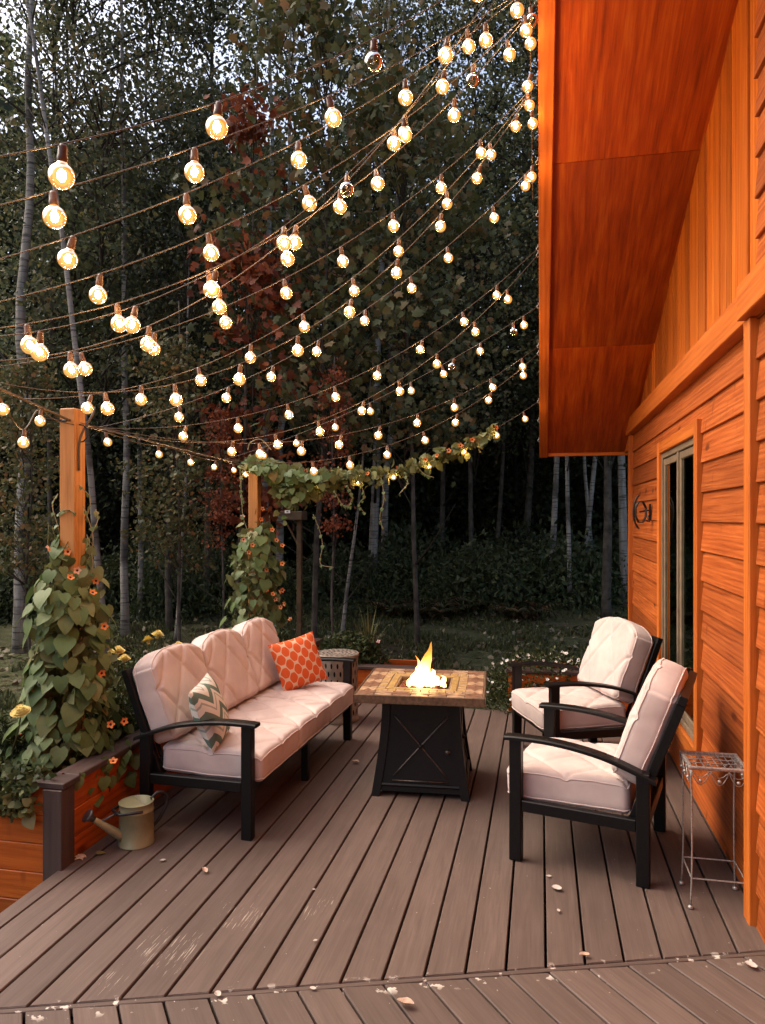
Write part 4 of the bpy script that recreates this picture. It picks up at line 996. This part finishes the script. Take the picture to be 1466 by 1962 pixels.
# overhanging clump and garland on the lowest wire
ga = cable_pt(7.05); gb = Vector((-.02, 7.25, roof_z(7.25)-.02))
def garland(s): return ga.lerp(gb, s)-Vector((0,0,4*.34*s*(1-s)))
P = []; Nf = []
for i in range(1300):
    s = abs(random.gauss(.06, .15))
    if s > .42: continue
    dz = -abs(random.gauss(0, .25*max(.12, 1-s/.36)))*min(1, max(0, (s-.075)/.04))+random.uniform(.0, .09); p = garland(s)+Vector((random.gauss(0,.04), random.gauss(0,.11), dz)); P.append(p-Vector(v2.location))
for i in range(330):
    s = random.uniform(.15, .86); k = 1-.72*s; P.append(garland(s)+Vector((0, random.gauss(0, .035*k+.008), random.gauss(-.02, .045*k+.012)))-Vector(v2.location))
P.sort(key=lambda p: p.y); big = [p for p in P if p.y < .02][:135]; rest = [p for p in P if p not in big]
for p in big: put_leaf(v2, p, (.3, -.95, .1), random.uniform(.055, .10), .8, .5)
pp = np.array([tuple(p) for p in rest]); o = obj('foliage', cloud_mesh('foliage', HEARTS[1], pp, leaf_frames(len(pp), .9), RNG.uniform(.04, .095, len(pp)), M['vine_in']), v2); o['kind'] = 'stuff'
for s in (.05, .12, .20, .30, .42, .52, .62, .66, .70, .74, .78, .86): put_flower(v2, garland(s)+Vector((0, -.07, .05 if s < .3 else .0))-Vector(v2.location), (.3, -.9, .3), .055)
for (u0, v0, pts) in ((600, 985, ((0,0),(12,30),(18,60),(14,95),(40,102))), (730, 915, ((0,0),(6,40),(-2,75),(4,100))), (690, 925, ((0,0),(8,25),(-2,42),(10,60))), (665, 930, ((0,0),(10,22),(4,40))), (775, 905, ((0,0),(6,20),(-10,42))), (800, 895, ((0,0),(14,14),(32,20))), (466, 895, ((0,0),(-4,45),(0,95),(8,120))), (460, 900, ((0,0),(2,40),(6,60))), (640, 940, ((0,0),(14,25),(26,30)))):
    tendril(v2, [at(u0+a, v0+b_, 7.2)-Vector(v2.location) for a, b_ in pts], .035, 7, .0035)
q = MB(); q.tube(catmull([at(475, 862, 7.2)-Vector(v2.location), at(480, 848, 7.2)-Vector(v2.location), at(500, 842, 7.2)-Vector(v2.location), at(520, 862, 7.2)-Vector(v2.location)]), .005, 5); q.build('tendril', M['tendril'], v2)

# ------------------------------------------------------------------ garden plants
def bush(name, label, cat, loc, rx, ry, rz, n, size, mat, flowers=(), fsize=.03, fmat='whitepetal', tmpl=None, down=.1, group=None, zoff=0):
    t = thing(name, label, cat, loc, 0, group)
    d = norm(RNG.normal(size=(n, 3))); r = RNG.random(n)**.4; P = d*r[:, None]*np.array([rx, ry, rz]); P[:, 2] = np.abs(P[:, 2])+zoff
    P += RNG.normal(size=(n, 3))*.02
    o = obj('foliage', cloud_mesh('foliage', tmpl or fold_leaf(.5), P, leaf_frames(n, down-.4), RNG.uniform(.6, 1.2, n)*size, M[mat]), t); o['kind'] = 'stuff'
    for k in range(5):
        q = MB(); a = random.uniform(0, 6.28); e = Vector((rx*.6*math.cos(a), ry*.6*math.sin(a), rz*.75)); q.tube([(0,0,-.05), e*.5+Vector((0,0,rz*.12)), e], [.006,.004,.002], 5); q.build('stem', M['stem'], t)
    for i in range(len(flowers) if not isinstance(flowers, int) else flowers):
        a, e = random.uniform(0, 6.28), random.uniform(.15, 1.2); p = Vector((rx*math.cos(a)*math.cos(e), ry*math.sin(a)*math.cos(e), rz*math.sin(e)+zoff))*random.uniform(.92, 1.06)
        if 'fl'+fmat not in HMX: HMX['fl'+fmat] = petal_flower(fmat)
        obj('flower', HMX['fl'+fmat], t, p, (random.uniform(-.9, .9), random.uniform(-.9, .9), random.uniform(0, 6)), [fsize*random.uniform(.6, 1.1)]*3)
    return t
HMX = {}
def petal_flower(mat):
    m = MB()
    for k in range(5):
        a = 2*math.pi*k/5; c, s = math.cos(a), math.sin(a); R3 = lambda x, y, z: (x*c-y*s, x*s+y*c, z)
        m.add([R3(.05,0,0), R3(.3,-.2,.06), R3(.52,-.08,.10), R3(.52,.08,.10), R3(.3,.2,.06)], [(0,1,2,3,4)])
    return m.mesh('flower', M[mat])
def marigold_mesh():
    m = MB(); random.seed(3)
    for ring in range(5):
        n = 14-2*ring; r = .5-.09*ring; z = .05+.085*ring
        for k in range(n):
            a = 2*math.pi*(k+.5*(ring % 2))/n+random.uniform(-.1, .1); c, s = math.cos(a), math.sin(a); R3 = lambda x, y, zz: (x*c-y*s, x*s+y*c, zz); w_ = .15
            m.add([R3(.04, 0, z-.02), R3(r*.75, -w_, z), R3(r, -w_*.6, z+.05), R3(r*1.02, w_*.6, z+.04), R3(r*.75, w_, z)], [(0,1,2,3,4)])
    m.lathe([(.001, -.25), (.10, -.22), (.16, -.02), (.10, .05)], 10); return m.mesh('flower_head', M['marigold'])
MG = marigold_mesh()
def marigold(label, loc, heads, n=900, r=.22, hgt=.34):
    t = bush('marigold_plant', label, 'flower plant', loc, r, r, hgt, n, .05, 'herb', 0, group='yellow marigolds behind the sofa', tmpl=fold_leaf(.3))
    for (u, v, d, s) in heads:
        p = at(u, v, d)-Vector(loc); obj('flower_head', MG, t, p, (random.uniform(-.2, .35), random.uniform(-.25, .25), random.uniform(0, 6)), [s]*3)
        q = MB(); q.tube([(p.x*.5, p.y*.5, .05), (p.x*.9, p.y*.9, p.z*.7), (p.x, p.y, p.z-.01)], .004, 5); q.build('stem', M['stem'], t)
marigold('yellow marigold plant with two blooms behind the middle sofa cushion', (-2.62, 4.55, .34), ((302, 1218, 4.95, .085), (284, 1229, 4.9, .085), (342, 1236, 5.1, .06)), 1400, .25, .46)
marigold('yellow marigold plant with blooms beside the near vine', (-2.55, 4.12, .34), ((226, 1249, 4.5, .085), (238, 1264, 4.45, .075), (213, 1250, 4.5, .05)), 1300, .22, .46)
marigold('yellow marigold plant with one bloom at the left edge of the frame', (-2.92, 3.52, .34), ((40, 1366, 3.85, .10),), 900, .18, .30)
bush('trailing_plant', 'small-leaved plant trailing over the front of the long planter', 'plant', (-2.58, 3.20, .38), .26, .12, .10, 420, .035, 'herb', tmpl=HEARTS[0])
tp = bush('trailing_plant', 'leafy trailing plant hanging down the planter front at the left frame edge', 'plant', (-2.52, 3.145, .26), .13, .035, .15, 260, .038, 'vine_in', tmpl=HEARTS[0])
bush('green_herb', 'dark leafy plant filling the planter behind the near sofa cushion', 'plant', (-2.72, 4.0, .33), .3, .4, .30, 1300, .055, 'herb')
bush('green_herb', 'dark leafy plant filling the planter behind the far sofa cushion', 'plant', (-2.72, 5.3, .33), .3, .6, .35, 1700, .055, 'herb')
bush('green_herb', 'low leafy plant around the foot of the far vine', 'plant', (-2.60, 6.6, .33), .34, .5, .36, 1400, .06, 'herb')
bush('pink_flower_plant', 'leafy plant with a few pink flowers behind the drum table', 'flower plant', (-1.78, 6.86, .26), .38, .24, .34, 1500, .06, 'herb', 9, .06, 'pink')
bush('white_flower_bush', 'dense bush of tiny white flowers spilling over the far planter', 'bush', (-.02, 6.72, .0), .56, .30, .52, 4200, .04, 'herb', 120, .032)
bush('white_flower_bush', 'smaller white flowering bush under the arm of the farther armchair', 'bush', (.48, 6.82, .22), .36, .22, .22, 1500, .04, 'herb', 45, .030)
bush('green_herb', 'low grassy tuft at the far deck edge behind the fire table', 'plant', (-.55, 6.80, -.42), .42, .16, .36, 900, .06, 'grass')
def grass_clump(label, loc, n, L, spread=.5):
    t = thing('grass_clump', label, 'grass', loc)
    for i in range(n):
        a = random.uniform(0, 6.28); s = random.uniform(.15, spread); h_ = L*random.uniform(.7, 1.15); q = MB(); dx, dy = math.cos(a)*s*h_, math.sin(a)*s*h_
        px, py = -math.sin(a)*.008, math.cos(a)*.008; pts = [(0,0,0), (dx*.35, dy*.35, h_*.5), (dx, dy, h_*(.95-.25*s))]
        q.add([(pts[0][0]-px, pts[0][1]-py, 0), (pts[0][0]+px, pts[0][1]+py, 0), (pts[1][0]-px, pts[1][1]-py, pts[1][2]), (pts[1][0]+px, pts[1][1]+py, pts[1][2]), pts[2]], [(0,1,3,2), (2,3,4)]); q.build('blade', M['stem'], t)
grass_clump('upright ornamental grass clump behind the drum table', (-1.62, 6.95, .26), 26, .62)
grass_clump('thin arching grass clump behind the middle of the sofa', (-2.7, 5.6, .34), 12, .62, .6)

# wooden feeder on a post behind the far vine
fp = at(563, 988, 8.6); t = thing('bird_feeder', 'small wooden tray feeder with white card on a post behind the vine', 'bird feeder', (fp.x, fp.y, -.45)); hz = fp.z+.45
b = MB(); b.cbox((0,0,hz), (.26, .2, .10), .004); b.build('tray', M['feeder'], t); b = MB(); b.cbox((.07, 0, (hz-.05)/2), (.055, .055, hz-.05), .004); b.build('post', M['feeder'], t)
b = MB(); b.tube([(.06,0,hz-.35), (-.10,0,hz-.06)], .012, 6); b.build('brace', M['feeder'], t); b = MB(); b.box((-.04, -.106, hz+.045), (.064, .006, .034)); b.build('card', M['white'], t)
b = MB(); b.box((-.04, -.1115, hz+.045), (.024, .002, .010)); b.build('card_print', M['iron'], t)

# ------------------------------------------------------------------ forest
def crown_pts(n, rx, z0, z1, clusters, sig, seed, low=.15):
    g = np.random.default_rng(seed); C = []
    while len(C) < clusters:
        z = g.random(); a = g.random()*6.283; r = (g.random()**.6)*rx*(math.sin(math.pi*min(.97, .12+.86*z))**.6)
        C.append((r*math.cos(a), r*math.sin(a), z0+(z1-z0)*z))
    C = np.array(C); idx = g.integers(0, clusters, n); s = sig*g.uniform(.5, 1.5, clusters)
    return C[idx]+g.normal(size=(n, 3))*s[idx][:, None]*np.array([1, 1, .7]), C
CROWNS = {}
def crown(kind, k):
    key = (kind, k)
    if key in CROWNS: return CROWNS[key]
    n, rx, z0, z1, cl, sg, size, mat, tmpl = {
      'birch': (9000, 2.1, 2.8, 14.0, 72, .33, .092, 'leaf_birch', fold_leaf(.75)),
      'dark': (9500, 2.7, 1.6, 15.0, 70, .50, .19, 'leaf_dark', fold_leaf(.75)),
      'olive': (3600, 1.7, 2.0, 8.5, 90, .30, .13, 'leaf_olive', maple_leaf()),
      'red': (1500, .55, 1.2, 6.8, 30, .22, .12, 'leaf_red', maple_leaf()),
      'sap': (2600, 1.2, .9, 5.5, 60, .26, .085, 'leaf_dark', fold_leaf(.7)),
    }[kind]
    P, C = crown_pts(n, rx, z0, z1, cl, sg, 100+17*k+len(kind)*7)
    me = cloud_mesh('crown', tmpl, P, leaf_frames(n, .55), RNG.uniform(.6, 1.25, n)*size, M[mat])
    q = MB(); ax_ = max(.3, z0-1.0)
    for c in C:
        z_s = max(ax_, c[2]-random.uniform(.5, 1.3)); mid = Vector((c[0]*.5, c[1]*.5, (z_s+c[2])/2+.12)); q.tube(catmull([(0, 0, z_s), mid, tuple(c)], 3), [x*(.022 if kind in ('birch', 'dark') else .012) for x in np.linspace(1, .2, 7)], 4, False)
    CROWNS[key] = (me, q.mesh('branches', M['twig'], True)); return CROWNS[key]
def tree(name, label, u, d, ut, rpx, kind, k, bark='birch', height=14, zoff=0., group=None, bend=0., crown_on=True, scale=1., limbs=9, gz=-.45, back=0.):
    # u: base column in the photograph, ut: column where the stem leaves the top, rpx: stem width in photo pixels near eye level
    base = ground_at(u, d); gz = base.z; base.z -= .06; tp_ = ground_at(ut, d, base.z)
    vtop_z = 1.7+990/F_PX*d                     # height at which the stem would cross the frame top
    sh = (tp_-base)/max(vtop_z-gz, 1)           # sideways shift per metre of height
    t = thing(name, label, 'tree', base, 0, group); r0 = rpx/2/F_PX*d*1.15; path = []; rr = []; n = 22
    for i in range(n):
        h_ = height*i/(n-1); s = i/(n-1); wob = Vector((mnoise.noise((h_*.5, u*.1, 1)), mnoise.noise((h_*.5, u*.1, 7)), 0))*.10*min(1, s*4)
        path.append(Vector((sh.x*h_, sh.y*h_, h_-.05*(i == 0)))+wob+Vector((C_, S_, 0))*bend*math.sin(math.pi*min(1, s*1.6))); rr.append(max(.008, r0*(1-.85*s)*(1.25 if i == 0 else 1)))
    q = MB(); q.tube(path, rr, 9); q.build('trunk', M[bark], t, smooth=True)
    q = MB()
    for i in range(limbs):
        s = random.uniform(.18, .9); j = int(s*(n-1)); p = path[j]; a = random.uniform(0, 6.28); L = random.uniform(.7, 1.8)*(1.1-.5*s)
        dv = Vector((math.cos(a), math.sin(a), random.uniform(.4, 1.1))).normalized()
        q = MB(); q.tube(catmull([p, p+dv*L*.45+Vector((0,0,.05)), p+dv*L+Vector((0,0,.22*L))], 3), [x*rr[j]*.42 for x in np.linspace(1, .25, 7)], 5); q.build('limb', M['twig'], t, smooth=True)
    if crown_on:
        me, br = crown(kind, k); a_ = random.uniform(0, 6.28); lo_ = Vector((sh.x*6, sh.y*6, zoff))+Vector((-S_, C_, 0))*back
        for nm, mm in (('crown', me), ('branches', br)):
            o = obj(nm, mm, t, lo_, (0, 0, a_), [scale, scale, scale]); o['kind'] = 'stuff'
    return t
G1, G2 = 'trees at the edge of the wood', 'trees farther back in the wood'
tree('birch_tree', 'stout white birch at the left edge of the frame', 38, 11.0, 60, 22, 'birch', 0, zoff=1.0, group=G1, back=1.7)
tree('birch_tree', 'birch leaning left behind the near post', 207, 10.0, 52, 12, 'birch', 1, zoff=1.5, group=G1, back=1.7, bend=.12)
tree('birch_tree', 'tall straight white birch right of the near post', 241, 12.0, 234, 14, 'birch', 2, zoff=1.6, group=G1, back=1.7)
tree('birch_tree', 'slim birch just right of the tall straight one', 268, 13.5, 285, 10, 'birch', 3, zoff=1.4, group=G1, back=1.7)
tree('young_tree', 'thin brown stem between the tall birch and the far post', 326, 12.5, 315, 12, 'sap', 0, 'bark_grey', 9, 1.5, G1)
tree('young_tree', 'thin crooked pale stem behind the middle of the sofa', 336, 11.5, 372, 7, 'sap', 1, 'birch', 8, 2.4, G1, .1)
tree('birch_tree', 'left stem of the birch pair above the far post', 508, 15.0, 520, 15, 'birch', 1, zoff=1.0, group=G1, back=1.7)
tree('birch_tree', 'right stem of the birch pair above the far post', 533, 15.5, 560, 14, 'birch', 2, zoff=1.0, group=G1, back=1.7)
tree('birch_tree', 'thick birch behind the fire table, left of a close pair', 712, 16.0, 745, 17, 'birch', 3, zoff=.6, group=G1, back=1.7)
tree('birch_tree', 'white birch behind the fire table, right of a close pair', 735, 16.6, 775, 13, 'birch', 0, zoff=.6, group=G1, back=1.7)
tree('young_tree', 'thin leaning stem rising to the right behind the ornamental grass', 655, 12.0, 790, 7, 'sap', 2, 'birch', 4.6, 0, G1, 0, False, limbs=3)
tree('maple_tree', 'red-leaved young maple behind the string lights', 452, 10.2, 500, 8, 'red', 0, 'bark_grey', 8.5, .9, G1)
tree('maple_tree', 'olive and rust leaved maple in the middle of the wood edge', 600, 10.6, 640, 11, 'olive', 0, 'bark_grey', 9.5, 1.2, G1)
tree('maple_tree', 'olive leaved maple right of the rusty one', 800, 11.2, 760, 9, 'olive', 1, 'bark_grey', 9, 1.5, G1, scale=.85)
tree('maple_tree', 'low red maple branch cluster right of the far post', 640, 9.6, 640, 5, 'red', 1, 'bark_grey', 4.2, 1.55, G1, scale=.36)
tree('maple_tree', 'small red maple sapling left of the far post', 425, 9.4, 420, 5, 'red', 2, 'bark_grey', 3.6, 1.45, G1, scale=.30)
tree('maple_tree', 'leafy green maple sapling left of the near post', 60, 9.3, 40, 6, 'olive', 2, 'bark_grey', 4.6, .5, G1, scale=.42)
tree('maple_tree', 'broad leaved maple sapling between the two posts', 345, 9.9, 330, 7, 'olive', 3, 'bark_grey', 5, .6, G1, scale=.45)
tree('grey_tree', 'grey forked tree standing before the wood at the right', 1162, 13.0, 1170, 17, 'sap', 3, 'bark_grey', 8, 2.0, G1, limbs=14)
for i, (u, d, ut, w_, lab) in enumerate(((1093, 14.2, 1060, 8, 'thin leaning pale stem left of the grey forked tree'), (1050, 15.0, 1040, 11, 'slim birch left of the leaning pale stem'), (1112, 15.5, 1150, 9, 'thin birch just left of the grey forked tree'), (1198, 14.5, 1205, 15, 'birch half hidden by the cabin corner'), (1140, 16.5, 1100, 7, 'faint thin stem behind the grey forked tree'))):
    tree('birch_tree', lab, u, d, ut, w_, 'birch', i % 4, zoff=1.8, group=G1, limbs=5, bend=random.uniform(-.3, .3))
for i, (u, d, ut, w_, lab) in enumerate(((905, 16.0, 915, 9, 'slim birch behind the right ends of the lights'), (946, 17.0, 950, 8, 'slim birch just left of the roof edge'), (1005, 18.0, 1015, 13, 'birch beside the roof edge'), (845, 17.5, 830, 10, 'slim birch between the close pair and the roof'), (150, 14.0, 130, 12, 'birch behind the near post'), (395, 14.5, 410, 11, 'birch between the near and far posts'), (95, 13.0, 110, 9, 'slim birch left of the near post'))):
    tree('birch_tree', lab, u, d, ut, w_, 'birch', (i+1) % 4, bark='bark_grey', zoff=.8, group=G1, limbs=6, bend=random.uniform(-.25, .25))
random.seed(21)
for i in range(34):
    u = -500+2700*(i+.5)/34+random.uniform(-30, 30); d = random.uniform(17.5, 25)
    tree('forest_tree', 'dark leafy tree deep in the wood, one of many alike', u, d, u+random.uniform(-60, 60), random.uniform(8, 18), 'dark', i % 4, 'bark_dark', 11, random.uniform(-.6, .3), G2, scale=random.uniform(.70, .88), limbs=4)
# far wood that reads as one mass
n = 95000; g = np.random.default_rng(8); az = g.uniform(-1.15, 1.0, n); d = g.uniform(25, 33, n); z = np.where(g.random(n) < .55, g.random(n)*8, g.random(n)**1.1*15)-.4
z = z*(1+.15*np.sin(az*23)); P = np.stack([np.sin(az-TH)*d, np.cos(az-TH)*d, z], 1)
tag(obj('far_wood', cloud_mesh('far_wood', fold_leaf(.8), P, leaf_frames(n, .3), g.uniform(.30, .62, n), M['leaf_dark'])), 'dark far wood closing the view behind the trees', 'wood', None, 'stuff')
# shrubs, ferns and undergrowth along the wood edge
random.seed(5)
SH = []
for k in range(3):
    n = 2600; dd = norm(RNG.normal(size=(n, 3))); P = dd*(RNG.random(n)**.45)[:, None]*np.array([1.0, .8, 1.25]); P[:, 2] = np.abs(P[:, 2])*(.7+.3*RNG.random(n)); P += RNG.normal(size=(n, 3))*.08
    SH.append(cloud_mesh('foliage', fold_leaf(.6), P, leaf_frames(n, .1), RNG.uniform(.08, .15, n), M['leaf_shrub']))
for i in range(44):
    u = -250+1850*(i+.5)/44+random.uniform(-20, 20); d = random.uniform(13.8, 17); p = ground_at(u, d); p.z -= .05
    t = thing('forest_shrub', 'dark shrub in the undergrowth at the foot of the wood', 'shrub', p, random.uniform(0, 6), 'undergrowth shrubs'); s = random.uniform(.7, 1.25)
    o = obj('foliage', SH[i % 3], t, (0,0,0), (0,0,0), (s, s, s*random.uniform(.8, 1.5))); o['kind'] = 'stuff'
def fern(label, loc, s=1.):
    t = thing('fern', label, 'fern', loc, 0, 'ferns before the wood')
    for i in range(9):
        a = 6.28*i/9+random.uniform(-.2, .2); L = .55*s*random.uniform(.8, 1.2); P = []; Rm = []; Sc = []
        for k in range(16):
            x = k/15; p = np.array([math.cos(a)*L*x, math.sin(a)*L*x, L*(1.0*x-.75*x*x)])
            for sg in (-1, 1):
                tp_ = norm(np.array([-math.sin(a)*sg+.35*math.cos(a), math.cos(a)*sg+.35*math.sin(a), -.15])); nr = np.array([0, 0, 1.]); nr = norm(nr-tp_*nr.dot(tp_)); P.append(p); Rm.append(np.stack([np.cross(tp_, nr), tp_, nr], 1)); Sc.append(.17*s*(1-x)**.7+.015)
        obj('frond', cloud_mesh('frond', fold_leaf(.28), np.array(P), np.array(Rm), np.array(Sc), M['fern']), t)['kind'] = 'stuff'
for i, (u, v, d, lab) in enumerate(((860, 1150, 13.6, 'rusty fern in the middle of the wood edge'), (910, 1155, 13.9, 'rusty fern right of the middle one'), (830, 1160, 13.2, 'rusty fern left of the middle one'), (1000, 1150, 13.0, 'fern left of the grey stems'), (760, 1150, 13.5, 'fern behind the fire flame'), (180, 1170, 9.5, 'fern beside the leaning birch foot'), (470, 1150, 11, 'fern behind the far vine'))):
    p = ground_at(u, d); fern(lab, p, 1.5)
# tall weeds
n = 9000; g = np.random.default_rng(4); uu = g.uniform(-100, 1300, n); dd = g.uniform(12.9, 16.0, n); xc = (uu-733)/F_PX
P = np.stack([dd*(-S_+xc*C_), dd*(C_+xc*S_), g.random(n)**1.6*1.0], 1); P[:, 2] += np.array([land(a, b_) for a, b_ in P[:, :2]])
tag(obj('undergrowth', cloud_mesh('undergrowth', fold_leaf(.35), P, leaf_frames(n, -.5), g.uniform(.06, .16, n), M['herb'])), 'tangled low undergrowth along the wood edge', 'undergrowth', None, 'stuff')
# lawn blades and fallen leaves on the ground
n = 42000; x = g.uniform(-7, 3.2, n); y = 7.2+g.random(n)**1.3*6.5; P = np.stack([x, y, np.full(n, -.46)], 1)
P[:, 2] = np.array([land(a, b_)-.01 for a, b_ in zip(x, y)])
keep = np.array([mnoise.noise((a*.8, b_*.8, 5)) > -.22 for a, b_ in zip(x, y)]); P = P[keep]
tag(obj('lawn', cloud_mesh('lawn', fold_leaf(.16), P, leaf_frames(len(P), -2.2), g.uniform(.05, .13, len(P)), M['grass'])), 'patchy dark lawn beyond the deck', 'grass', None, 'stuff')
n = 2600; x = g.uniform(-8, 3, n); y = g.uniform(3.3, 13.5, n); k_ = (y > 7.6) | (x < -3.2); x, y = x[k_], y[k_]; n = len(x)
P = np.stack([x, y, np.array([land(a, b_)+.045 for a, b_ in zip(x, y)])], 1); fr = leaf_frames(n, 0, np.array([0, 0, 1.]), 4)
tag(obj('leaf_litter', cloud_mesh('leaf_litter', maple_leaf(), P, fr, g.uniform(.05, .11, n), M['litter'])), 'fallen leaves scattered over the lawn', 'leaves', None, 'stuff')

# ------------------------------------------------------------------ fallen bits on the deck
DL = []
def oval(curl=.25, w=.34):
    n = 12; v = [(0, .5, 0)]+[(w*math.sin(6.283*k/n)*(1+.12*math.sin(k*2.3)), .5-.5*math.cos(6.283*k/n), curl*(abs(math.sin(6.283*k/n))**2)*.5+curl*.35*math.cos(6.283*k/n)**2+.03*math.sin(k*1.7)) for k in range(n)]
    return np.array(v), np.array([(0, k+1, (k+1) % n+1) for k in range(n)])
for k, (tm, mt) in enumerate(((maple_leaf(), 'dryleaf'), (oval(.5, .26), 'dryleaf'), (HEARTS[0], 'vine'), (oval(.12, .26), 'palebit'), (oval(.35, .36), 'palebit'))):
    me = bpy.data.meshes.new('leaf_blade'); me.from_pydata([tuple(p) for p in tm[0]], [], [tuple(int(i) for i in f) for f in tm[1]]); me.materials.append(M[mt]); DL.append(me)
random.seed(9)
for (u, v, k, s, lab) in ((161, 1640, 0, .075, 'dry peach leaf fallen at the foot of the planter corner'), (186, 1638, 2, .06, 'small green leaf fallen in front of the watering can'), (306, 1653, 3, .06, 'pale dry leaf fallen right of the watering can'), (390, 1668, 1, .06, 'brown curled leaf on the boards below the sofa'), (675, 1462, 1, .07, 'dry leaf lying between the sofa and the fire table'), (1076, 1710, 4, .09, 'crumpled pale leaf lying before the nearer armchair'), (1070, 1746, 3, .05, 'small pale petal below the crumpled leaf'), (1046, 1682, 3, .05, 'pale leaf scrap in a gap by the armchair'), (1450, 1862, 4, .09, 'pale leaf at the right frame edge on the angled boards'), (760, 1926, 1, .08, 'twisted brown leaf on the angled boards in front'), (1130, 1836, 1, .05, 'tiny brown leaf on the mitre strip'), (598, 1708, 3, .03, 'tiny white fleck on the middle boards'), (855, 1470, 3, .03, 'tiny white fleck beside the fire table foot'), (1020, 1420, 3, .035, 'white fleck between the table and the farther armchair'), (600, 1808, 3, .04, 'white paint chip on the left middle boards'), (420, 1916, 4, .06, 'large white paint chip by the mitre'), (606, 1900, 3, .05, 'white paint chip right of the large one')):
    d = F_PX*1.7/(v-990); p = at(u, v, d); p.z = .006
    t = thing('fallen_leaf', lab, 'leaf', p, random.uniform(0, 6.28), 'bits fallen on the deck'); obj('leaf_blade', DL[k], t, (0, 0, .004), (random.uniform(-.12, .12), random.uniform(-.12, .12), 0), [s*(.55 if k in (3, 4) else .8)]*3)
